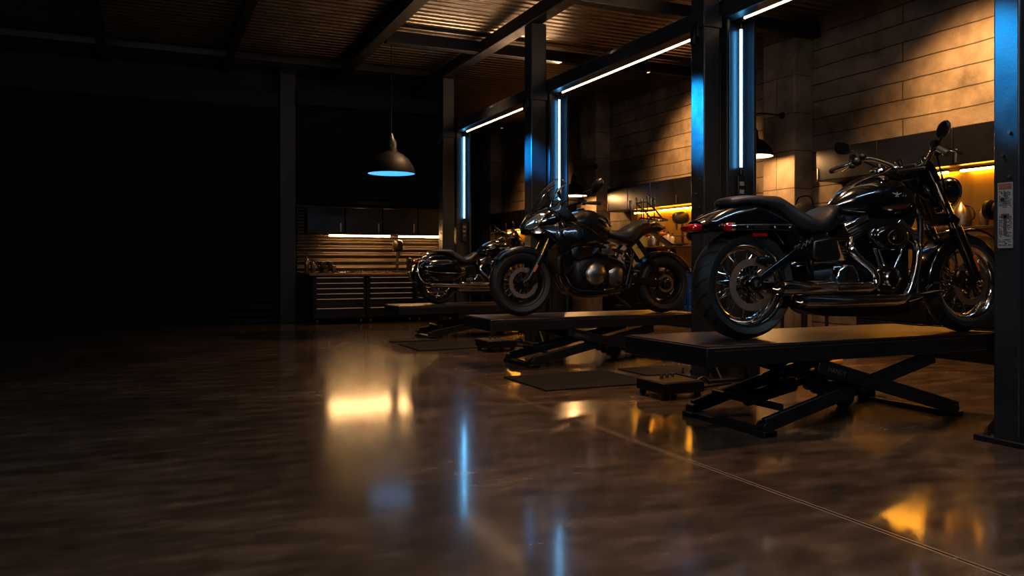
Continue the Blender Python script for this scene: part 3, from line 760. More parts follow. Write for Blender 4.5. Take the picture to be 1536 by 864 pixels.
    obj('engine_gap_fill', MB().bx(1.10, 1.20, -.07, .07, .24, .60), M['blackmetal'], fr, bevel=.012)  # black block added to darken the gap behind the front cylinder
    # swingarm
    for s in (-1, 1):
        sw = MB(); y = s * .128
        sw.bar((-.02, y, .335), (.33, y, .56), .022, .038); sw.bar((.0, y, .33), (.42, y, .30), .022, .05); sw.bar((.33, y, .56), (.42, y, .30), .02, .035)
        sw.lathe([(.05, -.012), (.055, 0), (.05, .012)], (0, y, .335), (0, 1, 0), 20)
        swo = obj('swingarm', sw, P, root, bevel=.006)
        obj('axle_nut', MB().lathe([(.026, -.012), (.026, .006), (.016, .016)], (0, y + s * .018, .335), (0, s, 0), 6), C, swo)
    zz = MB()
    pts = [(.275 + .014 * k, -.155, .535 + .0085 * k + (.014 if k % 2 else -.01)) for k in range(9)]
    zz.tube(pts, .0045, 6, 3)
    obj('script_badge', zz, C, fr)
    cal = MB().loft([(.02, .47, .49, .015), (.06, .455, .50, .02), (.12, .45, .49, .018)], 12, 3, 3, -.118)
    obj('brake_caliper', cal, M['blackmetal'], root)
    # exhaust
    e1 = obj('exhaust_pipe', MB().tube([(.70, -.12, .60), (.655, -.165, .545), (.70, -.185, .485), (.775, -.20, .42), (.805, -.205, .365), (.79, -.21, .325), (.73, -.215, .311), (.60, -.22, .311)], .0265, 16, 6), C, root, smooth=60)
    m1 = MB().tube([(.76, -.22, .311), (.735, -.22, .311), (.5, -.22, .311), (.46, -.22, .311), (.455, -.22, .311), (.14, -.22, .312), (.105, -.22, .312)], [.028, .036, .036, .038, .043, .044, .041], 20)
    mo = obj('muffler', m1, C, e1, smooth=60)
    obj('muffler_tip', MB().lathe([(.041, 0), (.043, .03), (.036, .03), (.034, -.0)], (.108, -.22, .312), (-1, 0, .25), 20, closed=True), K, mo)
    e2 = obj('exhaust_pipe', MB().tube([(1.16, -.10, .60), (1.165, -.15, .575), (1.148, -.185, .53), (1.125, -.20, .44), (1.085, -.205, .33), (1.03, -.21, .255), (.96, -.215, .232), (.85, -.22, .231)], .0275, 16, 6), C, root, smooth=60)
    m2 = MB().tube([(1.0, -.22, .236), (.93, -.22, .231), (.5, -.22, .231), (.30, -.22, .233), (.265, -.22, .233)], [.03, .036, .04, .04, .037], 20)
    mo = obj('muffler', m2, C, e2, smooth=60)
    obj('muffler_tip', MB().lathe([(.037, 0), (.039, .03), (.032, .03), (.03, 0)], (.268, -.22, .233), (-1, 0, .25), 20, closed=True), K, mo)
    # controls
    for s in (-1, 1):
        g = MB().tube([(1.1, s * .11, .24), (1.13, s * .2, .262), (1.14, s * .24, .268)], .011, 8, 3)
        fpg = obj('foot_peg', g, C, root)
        obj('peg_pad', MB().loft([(1.06, .258, .272, .025), (1.1, .252, .278, .035), (1.2, .268, .29, .035), (1.27, .278, .288, .02)], 14, 3, 3.5, s * .26), M['blackmetal'], fpg)
    br = MB().tube([(1.1, -.16, .22), (1.2, -.17, .25), (1.235, -.175, .30), (1.26, -.19, .33)], .009, 8, 4); br.box((1.265, -.2, .335), (.05, .05, .012))
    obj('brake_pedal', br, C, root)
    # front end
    ffi = lambda th: lerp(.285, .345, min(1, abs(th - 3.1) / 1.5)) if th > 1.6 else .345
    ff = obj('front_fender', fender_mb(1.72, .325, (.93, 3.30), lambda th: .362 + .02 * max(0, th - 2.2), .088, ffi), P, root, smooth=50)
    obj('fender_trim', MB().tube([(1.72 + (.367 + .02 * max(0, a - 2.2)) * math.cos(a), 0, .325 + (.367 + .02 * max(0, a - 2.2)) * math.sin(a)) for a in [.95 + 1.0 * k / 12 for k in range(13)]], .005, 8), C, ff)
    for s in (-1, 1):
        y = s * .108
        fk = obj('fork_leg', MB().tube([(1.285, y, 1.14), (1.58, y, .625)], .0255, 16), C, root)
        sl = obj('fork_slider', MB().tube([(1.545, y, .69), (1.55, y, .68), (1.69, y, .42), (1.725, y, .345), (1.735, y, .31)], [.033, .036, .036, .033, .02], 16), M['paint2'], fk)
        obj('fork_shroud', MB().tube([(1.30, y, 1.10), (1.315, y, 1.075), (1.37, y, .98)], [.032, .037, .036], 16), P, fk)
        obj('fork_reflector', MB().bar((1.66, y - .034, .505), (1.708, y - .034, .405), .008, .018), M['amber'], sl, bevel=.003)
        obj('axle_cap', MB().lathe([(.022, 0), (.022, .012), (.012, .02)], (1.72, y + s * .02, .325), (0, s, 0), 18), C, sl)
    cal = MB().loft([(1.545, .33, .38, .02), (1.575, .315, .415, .03), (1.61, .33, .40, .02)], 12, 3, 3, -.10)
    c_ = obj('front_caliper', cal, M['blackmetal'], root)
    for zz_ in (.345, .385): obj('caliper_piston', MB().cyl((1.575, -.13, zz_), (0, 1, 0), .014, .012, 12), K, c_)
    tc = MB(); tc.bx(1.255, 1.345, -.14, .14, 1.045, 1.075); tc.box((1.505, 0, .745), (.09, .28, .05), Matrix.Rotation(.5, 3, 'Y'))
    tc.tube([(1.30, 0, 1.08), (1.475, 0, .74)], .03, 12)
    tco = obj('triple_clamp', tc, M['blackmetal'], root, bevel=.01)
    obj('clamp_cover', MB().loft([(1.33, .93, 1.09, .06), (1.37, .88, 1.09, .085), (1.43, .84, 1.0, .085), (1.47, .82, .92, .06)], 18, 4, 2.6), P, tco)
    hl = MB().lathe([(.02, -.12), (.055, -.10), (.082, -.05), (.092, 0), (.094, .02), (.088, .028)], (1.575, 0, .93), (1, 0, .02), 30)
    ho = obj('headlight', hl, P, root, smooth=60)
    obj('headlight_rim', MB().disc((1.603, 0, .931), (1, 0, .02), .078, .097, .02, 32), C, ho)
    obj('headlight_lens', MB().lathe([(.08, 0), (.06, .018), (.03, .027), (.004, .03)], (1.603, 0, .931), (1, 0, .02), 26), M['lens'], ho)
    obj('headlight_mount', MB().bar((1.50, 0, .80), (1.57, 0, .87), .03, .03), M['blackmetal'], ho)
    hb = MB().tube([(1.07, -.47, 1.105), (1.14, -.34, 1.15), (1.19, -.27, 1.165), (1.25, -.18, 1.125), (1.285, -.10, 1.085), (1.29, 0, 1.08), (1.285, .10, 1.085), (1.25, .18, 1.125), (1.19, .27, 1.165), (1.14, .34, 1.15), (1.07, .47, 1.105)], .0145, 12, 5)
    bar = obj('handlebar', hb, C, root)
    obj('bar_riser', MB().bx(1.265, 1.315, -.06, .06, 1.06, 1.105), M['blackmetal'], bar, bevel=.012)
    for s in (-1, 1):
        obj('grip', MB().tube([(1.062, s * .50, 1.10), (1.068, s * .485, 1.104), (1.125, s * .375, 1.147)], [.015, .02, .019], 14), M['rubber'], bar)
        sh = MB().ell((1.145, s * .335, 1.152), (.032, .04, .034)); sh.ell((1.165, s * .30, 1.185), (.026, .03, .022)); sh.box((1.12, s * .345, 1.185), (.03, .03, .03)); sh.ell((1.13, s * .36, 1.125), (.02, .03, .02))
        obj('switch_housing', sh, M['blackmetal'], bar)
        obj('hand_lever', MB().tube([(1.17, s * .32, 1.15), (1.185, s * .40, 1.14), (1.165, s * .5, 1.10)], [.008, .009, .006], 8, 4), C, bar)
        ms = MB().tube([(1.155, s * .33, 1.17), (1.16, s * .36, 1.22), (1.13, s * .40, 1.235)], .006, 8, 4)
        mi = obj('mirror', ms, M['blackmetal'], bar)
        mh = MB(); rows = []
        for dx, s_ in ((.022, .3), (.018, .75), (.006, 1.0), (-.004, .98)):
            rows.append([(1.10 + dx + .012 * math.cos(a), s * (.425 + .06 * s_ * math.copysign(abs(math.cos(a)) ** .8, math.cos(a))), 1.255 + .047 * s_ * math.copysign(abs(math.sin(a)) ** .8, math.sin(a)) + .012 * math.cos(a)) for a in [2 * PI * k / 28 for k in range(28)]])
        mh.grid(rows, cv=True, cap=True)
        Y4 = Matrix.Translation((1.10, s * .425, 1.255)) @ Matrix.Rotation(s * .5, 4, 'Z') @ Matrix.Translation((-1.10, -s * .425, -1.255))
        obj('mirror_head', mh.turn(Y4), M['blackmetal'], mi, smooth=50)
        rows = [[(1.095 + .012 * math.cos(a), s * (.425 + .054 * math.copysign(abs(math.cos(a)) ** .8, math.cos(a))), 1.255 + .041 * math.copysign(abs(math.sin(a)) ** .8, math.sin(a)) + .012 * math.cos(a)) for a in [2 * PI * k / 28 for k in range(28)]]]
        rows.append([(x - .0015, y, z) for x, y, z in rows[0]])
        obj('mirror_glass', MB().grid(rows, cv=True, cap=True).turn(Y4), M['paint'], mi)
        obj('brake_line', MB().tube([(1.16, s * .31, 1.16), (1.28, s * .22, 1.10), (1.40, s * .15, .95), (1.45, s * .13, .76), (1.56, s * .105, .45)] if s < 0 else [(1.16, s * .31, 1.16), (1.30, s * .2, 1.05), (1.36, s * .1, .85), (1.25, s * .06, .6)], .005, 6, 5), M['cable'], bar)
    if bags:
        for s in (-1, 1):
            b = MB().loft([(-.33, .50, .60, .04), (-.27, .42, .67, .085), (-.1, .37, .70, .1), (.15, .36, .69, .1), (.3, .42, .62, .085), (.37, .46, .56, .04)], 22, 4, 2.7, s * .255)
            bo = obj('saddlebag', b, P, root, smooth=60)
            obj('bag_trim', MB().tube([(-.31, s * .34, .53), (-.1, s * .362, .50), (.2, s * .362, .49), (.35, s * .33, .51)], .007, 8, 4), C, bo)
        gd = MB()
        for s in (-1, 1):
            gd.tube([(-.18, s * .30, .33), (-.33, s * .33, .36), (-.40, s * .28, .50), (-.36, s * .2, .66), (-.22, s * .13, .68)], .012, 10, 5)
        gd.tube([(-.40, -.28, .50), (-.44, 0, .50), (-.40, .28, .50)], .012, 10, 5)
        obj('rear_guard', gd, C, root)
        obj('exhaust_pipe', MB().tube([(1.0, -.24, .27), (.4, -.26, .29), (-.15, -.27, .31), (-.2, -.27, .31)], [.03, .04, .042, .036], 16), C, root)
        ws = []
        sb = MB().tube([(-.1, -.13, .82), (-.2, -.12, .95), (-.2, .12, .95), (-.1, .13, .82)], .011, 8, 4)
        obj('fender_rail', MB().tube([(-.05, -.11, .80), (-.26, -.10, .79), (-.26, .10, .79), (-.05, .11, .80)], .009, 8, 4), C, rf)

b1 = thing('motorcycle', 'nearest motorcycle, a glossy black cruiser with chrome pipes and red tail light', 'motorcycle', (3.27, 3.87, LZ[0]), -.097)
cruiser(b1)
b3 = thing('motorcycle', 'rearmost motorcycle, a small-looking chrome trimmed cruiser with rounded panniers by the back bench', 'motorcycle', (3.60, 10.42, LZ[2]), -.03, scale=.86)
cruiser(b3, True)

def tourer(root):
    P, C, K, E_ = M['paint'], M['chrome'], M['dchrome'], M['engine']
    S = M['paint2']
    wheel(root, 'rear_wheel', 0, .305, .305, .16, .205, M['blackmetal'], 6, 'cast', 1, .09, M['blackmetal'])
    wheel(root, 'front_wheel', 1.575, .325, .325, .125, .226, M['blackmetal'], 10, 'cast', 0, .15, M['dchrome'])
    # front fender (hugger) with pointed ends
    obj('front_fender', fender_mb(1.575, .325, (.72, 2.55), lambda th: .345 + .012 * math.sin(th), .075, lambda th: .30 if 1.0 < th < 2.4 else .325), S, root, smooth=50)
    obj('rear_fender', fender_mb(0, .305, (.35, 2.75), lambda th: .335, .085, lambda th: .305), S, root, smooth=50)
    # fork
    for s in (-1, 1):
        y = s * .105
        f = obj('fork_leg', MB().tube([(1.22, y, .98), (1.43, y, .535)], .024, 14), M['gold'], root)
        sl = obj('fork_slider', MB().tube([(1.405, y, .60), (1.41, y, .58), (1.535, y, .365), (1.58, y, .325), (1.59, y, .30)], [.03, .033, .034, .036, .022], 14), M['paint2'], f)
        obj('fork_reflector', MB().bar((1.455, y + s * .034, .50), (1.495, y + s * .034, .43), .008, .02), M['amber'], sl, bevel=.003)
        obj('axle_cap', MB().lathe([(.03, 0), (.03, .01), (.018, .02)], (1.575, y + s * .028, .325), (0, s, 0), 20), K, sl)
        c = MB().loft([(1.44, .33, .38, .02), (1.475, .31, .43, .028), (1.51, .33, .44, .02)], 12, 3, 3, s * .085)
        obj('brake_caliper', c, M['blackmetal'], sl)
    tc = MB(); tc.bx(1.19, 1.27, -.14, .14, .97, 1.0); tc.bx(1.25, 1.34, -.14, .14, .76, .80)
    obj('triple_clamp', tc, M['blackmetal'], root, bevel=.008)
    # front cowl
    cw = MB().loft([(1.575, .80, .835, .02), (1.55, .79, .875, .06), (1.5, .785, .935, .105), (1.43, .795, .995, .145), (1.35, .80, 1.045, .175), (1.27, .80, 1.075, .185), (1.2, .83, 1.07, .17), (1.17, .9, 1.03, .12)], 28, 5, 2.5)
    co = obj('front_cowl', cw, P, root, smooth=60)
    for s in (-1, 1):
        rows = []
        A = [(1.562, .045, .845), (1.50, .108, .83), (1.46, .133, .855)]
        B = [(1.545, .05, .90), (1.46, .115, .99), (1.375, .165, .995)]
        for k in range(7):
            t_ = k / 6; row = []
            for a, b in zip(catmull(A, 4), catmull(B, 4)):
                bl = .012 * math.sin(PI * t_)
                row.append((lerp(a[0], b[0], t_) + bl * .6, s * (lerp(a[1], b[1], t_) + bl + .006), lerp(a[2], b[2], t_)))
            rows.append(row)
        hl = obj('headlight', MB().grid(rows), M['lens'], co, smooth=60, solid=.006)
        rim = [rows[0][j] for j in range(len(rows[0]))] + [rows[i][-1] for i in range(len(rows))] + [rows[-1][j] for j in range(len(rows[0]) - 1, -1, -1)] + [rows[i][0] for i in range(len(rows) - 1, -1, -1)]
        obj('headlight_rim', MB().tube(rim, .005, 6, cap=False), K, hl)
        obj('light_projector', MB().ell((1.47, s * .142, .905), (.025, .02, .03)), M['chrome'], hl)
        # dash wing
        panel([(1.36, 1.03), (1.30, 1.06), (1.24, 1.12), (1.20, 1.10), (1.14, .99), (1.05, .93), (1.2, .93)], lambda x, z: s * (.16 + .1 * (1.36 - x) - .12 * max(0, z - 1.0)), root, 'dash_wing', S, .008)
    # windscreen
    rows = []
    for i in range(13):
        v = i / 12; row = []
        for j in range(15):
            u = -1 + 2 * j / 14
            bx_, by_, bz = 1.475 - .13 * u * u, .165 * u, 1.0 + .03 * u * u
            tx, ty, tz = 1.205 - .045 * u * u, .15 * u * (1 - .0 * abs(u)), 1.345 - .055 * u ** 4
            bl = .035 * math.sin(PI * v)
            row.append((lerp(bx_, tx, v) + bl * .8, lerp(by_, ty, v), lerp(bz, tz, v) + bl * .6))
        rows.append(row)
    ws = obj('windscreen', MB().grid(rows), M['screen'], root, smooth=60)
    edge = [rows[0][j] for j in range(15)] + [rows[i][14] for i in range(1, 13)] + [rows[12][j] for j in range(13, -1, -1)] + [rows[i][0] for i in range(11, -1, -1)]
    obj('screen_edge', MB().tube(edge, .0035, 6, cap=False), C, ws)
    for s in (-1, 1):
        obj('screen_stay', MB().tube([(1.33, s * .15, 1.09), (1.27, s * .13, 1.18), (1.245, s * .12, 1.24)], .006, 8, 3), M['blackmetal'], ws)
    # side fairings
    ol = [(1.535, .815), (1.50, .795), (1.40, .80), (1.31, .735), (1.255, .65), (1.215, .54), (1.185, .40), (1.155, .40), (1.12, .50), (1.115, .575), (1.15, .66), (1.08, .70), (.98, .70), (.86, .72), (.74, .70), (.72, .715), (.84, .79), (.94, .86), (1.02, .90), (1.14, .95), (1.26, .98), (1.37, .985)]
    for s in (-1, 1):
        def yf(x, z, s=s):
            base = .205 if x < 1.25 else .205 - .5 * (x - 1.25) ** 1.0 * (.9)
            return s * max(.03, base + .03 * math.sin((z - .4) * 6) + .012 * math.sin(x * 14) - (.35 * max(0, z - .88)))
        sf = panel(ol, yf, root, 'side_fairing', P, .008)
        obj('fairing_crease', MB().tube([(1.30, yf(1.30, .80), .80), (1.2, yf(1.2, .845) + s * .006, .845), (1.08, yf(1.08, .86) + s * .006, .86), (1.045, yf(1.045, .835) + s * .006, .835), (1.04, yf(1.04, .78) + s * .006, .78)], .007, 8, 5), S, sf)
        obj('fairing_trim', MB().tube([(1.02, yf(1.02, .90), .90), (.94, yf(.94, .85), .855), (.84, yf(.84, .79), .79), (.73, yf(.73, .71), .705)], .006, 8, 5), K, sf)
        il = [(1.14, .67), (1.13, .58), (1.02, .54), (.88, .58), (.80, .66), (.80, .71), (.95, .705), (1.08, .70)]
        panel(il, lambda x, z: s * (.165 + .02 * math.sin(x * 20 + z * 9)), root, 'inner_panel', S, .008)
        # radiator side and shrouds
        obj('radiator_shroud', MB().loft([(1.17, .40, .60, .02), (1.21, .38, .62, .03), (1.25, .42, .58, .02)], 14, 3, 3.5, s * .13), M['blackmetal'], root)
    rd = MB().bx(1.2, 1.235, -.13, .13, .42, .66)
    for k in range(14): rd.bx(1.234, 1.239, -.125, .125, .43 + .016 * k, .438 + .016 * k)
    obj('radiator', rd, M['dark'], root, smooth=0)
    # tank
    tk = MB().loft([(.64, .77, .82, .05), (.66, .74, .89, .11), (.71, .715, .965, .15), (.79, .72, 1.03, .168), (.88, .75, 1.05, .178), (.98, .79, 1.035, .182), (1.07, .84, 1.0, .165), (1.15, .88, .965, .12)], 28, 5, 2.35)
    to = obj('fuel_tank', tk, S, root, smooth=60)
    obj('filler_cap', MB().lathe([(.038, 0), (.04, .012), (.03, .018), (.004, .02)], (.93, 0, 1.045), (.1, 0, 1), 24), K, to)
    for s in (-1, 1):
        panel([(1.0, 1.02), (.88, 1.035), (.72, .97), (.66, .88), (.70, .88), (.78, .95), (.88, .97), (1.02, .94)], lambda x, z: s * (.187 - 1.2 * max(0, z - .93) - .25 * max(0, .72 - x) * 3), root, 'tank_cover', P, .006)
    # seat
    st = MB().loft([(.665, .79, .84, .08), (.62, .765, .848, .115), (.55, .735, .845, .145), (.47, .705, .862, .16), (.40, .70, .905, .16), (.34, .745, .93, .145), (.27, .79, .958, .13), (.20, .83, .955, .11), (.17, .86, .94, .08)], 26, 5, 2.7)
    obj('seat', st, M['leather'], root, smooth=60)
    tl = MB().loft([(.30, .77, .90, .10), (.22, .80, .93, .10), (.12, .83, .955, .085), (.04, .84, .93, .06), (-.02, .87, .91, .03)], 20, 4, 2.8)
    tlo = obj('tail_cowl', tl, S, root, smooth=50)
    obj('tail_light', MB().loft([(.03, .86, .91, .055), (-.015, .865, .905, .045), (-.03, .875, .895, .03)], 14, 3, 3), M['red'], tlo)
    rk = MB()
    for s in (-1, 1):
        rk.tube([(.22, s * .11, .93), (.18, s * .115, .985), (.0, s * .10, .965), (-.03, s * .05, .96)], .009, 8, 4)
    rk.tube([(-.03, -.05, .96), (-.03, .05, .96)], .009, 8)
    obj('grab_rail', rk, M['dchrome'], tlo)
    lr = MB()
    for s in (-1, 1):
        lr.tube([(.03, s * .1, .95), (.14, s * .11, 1.06), (.24, s * .11, 1.14)], .008, 8, 3)
        for xx, zt in ((.30, 1.17), (.23, 1.2), (.15, 1.19)):
            lr.tube([(xx, s * .11, .955), (xx, s * .11, zt - .03), (xx, s * .11, zt - .028), (xx, s * .11, zt)], [.006, .006, .014, .012], 8)
        lr.tube([(.30, s * .11, 1.06), (.15, s * .11, 1.05)], .006, 8)
    for xx, zz in ((.30, 1.06), (.15, 1.05), (.24, 1.14)): lr.tube([(xx, -.11, zz), (xx, .11, zz)], .006, 8)
    obj('luggage_rack', lr, M['dchrome'], tlo)
    for s in (-1, 1):
        obj('rear_signal', MB().loft([(.12, .80, .83, .02), (.09, .79, .835, .03), (.05, .80, .825, .02)], 12, 3, 2.5, s * .15), M['amber'], tlo)
    obj('plate_bracket', MB().bar((.1, 0, .83), (-.1, 0, .70), .14, .012), M['blackmetal'], tlo)
    # frame & swingarm
    fm = MB()
    for s in (-1, 1):
        fm.tube([(1.2, s * .06, .92), (1.0, s * .14, .74), (.7, s * .15, .66), (.5, s * .14, .60), (.42, s * .12, .42), (.45, s * .11, .26)], .022, 10, 4)
        fm.bar((.36, s * .125, .74), (.13, s * .135, .44), .024, .042)
        fm.bar((.5, s * .12, .62), (.3, s * .11, .80), .018, .025)
        fm.tube([(1.175, s * .15, .42), (1.14, s * .19, .31), (1.07, s * .20, .255), (.90, s * .20, .238), (.72, s * .20, .237), (.60, s * .20, .243), (.53, s * .19, .285), (.475, s * .18, .45), (.42, s * .165, .62)], .013, 10, 5)
    obj('frame', fm, M['blackmetal'], root, bevel=0)
    for s in (-1, 1):
        sw = MB().bar((0, s * .115, .305), (.50, s * .10, .36), .025, .06)
        sw.lathe([(.045, -.014), (.05, 0), (.045, .014)], (0, s * .115, .305), (0, 1, 0), 20)
        so = obj('swingarm', sw, M['blackmetal'], root, bevel=.008)
        obj('axle_nut', MB().disc((0, s * .132, .305), (0, 1, 0), .018, .034, .012, 20), K, so)
    obj('shock_absorber', MB().lathe([(.012, 0), (.012, .03)] + [(.034 if k % 2 else .026, .03 + .018 * k) for k in range(12)] + [(.02, .26), (.02, .3)], (.42, 0, .40), (-.15, 0, 1), 16), M['dark'], root)
    # engine
    en = obj('engine', MB().loft([(.46, .30, .50, .09), (.55, .24, .56, .13), (.72, .21, .60, .155), (.92, .21, .62, .16), (1.03, .26, .60, .14), (1.09, .34, .52, .09)], 22, 4, 3.2), E_, root)
    for s in (-1, 1):
        cvr = MB().lathe([(.118, 0), (.12, .015), (.112, .03), (.10, .04), (.07, .055), (.03, .06), (.004, .061)], (.85, s * .15, .405), (0, s, 0), 36)
        cv = obj('clutch_cover', cvr, M['alu'], en, smooth=40)
        obj('cover_ridge', MB().bar((.75, s * .20, .405), (.84, s * .214, .405), .01, .006), M['dark'], cv)
        for k in range(8):
            a = 2 * PI * k / 8
            obj('cover_bolt', MB().cyl((.85 + .128 * math.cos(a), s * .155, .405 + .128 * math.sin(a)), (0, 1, 0), .009, .03, 8), M['tin'], en)
        obj('sprocket_cover', MB().loft([(.55, .32, .46, .02), (.62, .28, .48, .03), (.70, .30, .44, .02)], 16, 3, 2.6, s * .15), M['alu'], en)
        obj('injector_cover', MB().loft([(.62, .60, .70, .02), (.70, .585, .715, .035), (.78, .61, .70, .02)], 14, 3, 2.6, s * .14), M['alu'], en)
    cy = MB(); cyl_fins(cy, (.98, 0, .45), (1.07, 0, .66), .11, 6)
    obj('cylinder', cy, E_, en, smooth=25)
    for s in (-.06, .06):
        obj('exhaust_pipe', MB().tube([(1.08, s, .56), (1.19, s * 1.3, .52), (1.18, s * 1.2, .34), (1.08, s, .22), (.85, s, .19), (.5, s - .05, .22)], .02, 12, 5), K, root)
    ms = obj('muffler', MB().tube([(.5, -.14, .22), (.42, -.16, .26), (.10, -.19, .42), (-.18, -.2, .55), (-.2, -.2, .56)], [.028, .045, .055, .052, .04], 18), K, root)
    for s in (-1, 1):
        p_ = MB().tube([(.56, s * .18, .29), (.56, s * .27, .295)], .013, 10); p_.box((.56, s * .24, .306), (.03, .09, .012))
        obj('foot_peg', p_, M['rubber'], root)
        pg = MB().tube([(.44, s * .17, .44), (.40, s * .25, .43)], .012, 10)
        obj('passenger_peg', pg, M['rubber'], root)
        tr = MB()
        tr.tube([(.62, s * .16, .66), (.54, s * .165, .62), (.55, s * .165, .55), (.44, s * .16, .52)], .009, 8, 5)
        obj('side_bracket', tr, M['tin'], root)
    obj('center_stand', MB().tube([(.62, -.12, .2), (.46, -.15, .07), (.46, .15, .07), (.62, .12, .2)], .016, 10), M['blackmetal'], root)
    obj('shift_lever', MB().tube([(.66, .2, .27), (.76, .22, .25), (.79, .25, .255)], .008, 8, 3), K, root)
    # bars
    hb = MB().tube([(.925, -.43, 1.085), (1.0, -.36, 1.095), (1.07, -.28, 1.10), (1.12, -.15, 1.075), (1.14, 0, 1.06), (1.12, .15, 1.075), (1.07, .28, 1.10), (1.0, .36, 1.095), (.925, .43, 1.085)], .013, 12, 4)
    bar = obj('handlebar', hb, M['blackmetal'], root)
    obj('bar_riser', MB().bx(1.11, 1.17, -.06, .06, .99, 1.085), M['dark'], bar, bevel=.01)
    obj('dash', MB().loft([(1.16, 1.06, 1.09, .10), (1.2, 1.05, 1.14, .12), (1.27, 1.04, 1.14, .11)], 16, 3, 4), M['blackmetal'], root)
    for s in (-1, 1):
        obj('grip', MB().tube([(.92, s * .435, 1.084), (.93, s * .425, 1.086), (1.02, s * .338, 1.096)], [.013, .018, .018], 12), M['rubber'], bar)
        sh = MB().ell((1.045, s * .31, 1.10), (.03, .035, .028)); sh.box((1.07, s * .30, 1.13), (.05, .03, .03))
        obj('switch_housing', sh, M['blackmetal'], bar)
        obj('hand_lever', MB().tube([(1.09, s * .31, 1.10), (1.07, s * .38, 1.09), (.98, s * .45, 1.08)], [.007, .008, .006], 8, 4), K, bar)
        mi = obj('mirror', MB().tube([(1.06, s * .32, 1.11), (1.065, s * .33, 1.185), (1.05, s * .345, 1.195), (.99, s * .40, 1.225)], .006, 8, 2), M['blackmetal'], bar)
        rows = []
        for dx, s_ in ((.03, .3), (.022, .75), (.006, 1.0), (-.004, .95)):
            rows.append([(.96 + dx + .01 * math.cos(a), s * (.42 + .062 * s_ * math.cos(a)), 1.25 + .05 * s_ * math.sin(a) + .03 * s_ * math.cos(a)) for a in [2 * PI * k / 26 for k in range(26)]])
        obj('mirror_head', MB().grid(rows, cv=True, cap=True).turn(Matrix.Translation((.96, s * .42, 1.25)) @ Matrix.Rotation(s * .6, 4, 'Z') @ Matrix.Scale(1.2, 4) @ Matrix.Translation((-.96, -s * .42, -1.25))), M['blackmetal'], mi, smooth=50)
        obj('brake_hose', MB().tube([(1.06, s * .30, 1.10), (1.18, s * .2, 1.12), (1.27, s * .12, .95), (1.33, s * .09, .70), (1.45, s * .09, .42)], .005, 6, 5), M['cable'], bar)

b2 = thing('motorcycle', 'middle motorcycle, a black touring bike with tall clear windscreen facing left', 'motorcycle', (4.90, 7.06, LZ[1]), PI - .063)
tourer(b2)

# ------------------------------------------------------------------ wall cabinets, strips, benches on the right wall
def wall_cabinet(y0, y1, z0, z1, label, grp=None):
    t = thing('wall_cabinet', label, 'wall cabinet', (RW, y0, z0), 0, grp)
    w = y1 - y0; h = z1 - z0; d = RW - 7.75
    obj('carcass', MB().bx(-d + .02, 0, .003, w - .003, 0, h), M['cab'], t, bevel=.004)
    dr = obj('door', MB().bx(-d, -d + .019, .006, w - .006, .004, h - .004), M['cab'], t, bevel=.006)
    obj('handle', MB().bx(-d - .012, -d, w - .05, w - .03, .02, .16), M['cabpull'], dr, bevel=.003)
ords = ['first', 'second', 'third', 'fourth', 'fifth', 'sixth']
ys = [7.79, 6.84, 5.87, 4.9, 3.93, 2.96]
for k in range(5):
    wall_cabinet(ys[k + 1], ys[k], 2.03, 2.43, ('dark wall cabinet behind the cruiser handlebars, %s from the block pier' % ords[k]) if k < 3 else 'dark wall cabinet %s from the block pier, beyond the near column' % ords[k])
for k in range(5):
    wall_cabinet(12.9 - .7 * (k + 1), 12.9 - .7 * k, 1.93, 2.36, 'blue-lit wall cabinet above the touring motorcycle tail, %s from its left end' % ords[k])
for k in range(4):
    wall_cabinet(18.5 - .95 * (k + 1), 18.5 - .95 * k, 1.77, 2.2, 'dim wall cabinet in the farthest bay, %s from its left end' % ords[k])

def strip(name, c, axis, L, m, label):
    t = thing(name, label, 'light strip', c)
    if axis == 'y':
        obj('light_tube', MB().cyl((0, 0, 0), (0, 1, 0), .013, L, 10), m, t); obj('strip_rail', MB().bx(-.02, .02, -L / 2, L / 2, .012, .03), M['dark'], t, smooth=0)
    else:
        obj('light_tube', MB().cyl((0, 0, 0), (1, 0, 0), .013, L, 10), m, t); obj('strip_rail', MB().bx(-L / 2, L / 2, -.02, .02, .012, .03), M['dark'], t, smooth=0)
strip('light_strip', (7.98, 6.6, 1.985), 'y', 1.0, M['amber_led2'], 'amber light strip under the cabinets behind the cruiser tank')
strip('light_strip', (7.98, 4.75, 1.985), 'y', 2.4, M['amber_led2'], 'long amber light strip under the cabinets behind the cruiser headlight')
strip('light_strip', (7.98, 12.0, 1.885), 'y', .65, M['amber_led2'], 'short amber light strip left of the touring motorcycle tail')
strip('light_strip', (7.98, 10.9, 1.885), 'y', 1.35, M['amber_led2'], 'amber light strip above the touring motorcycle tail, under blue-lit cabinets')
strip('light_strip', (7.98, 9.65, 1.885), 'y', .8, M['amber_led2'], 'amber light strip beside the blue-lit middle column')
strip('light_strip', (7.98, 16.6, 1.725), 'y', 2.6, M['amber_led2'], 'amber light strip in the farthest bay, left of the touring motorcycle nose')

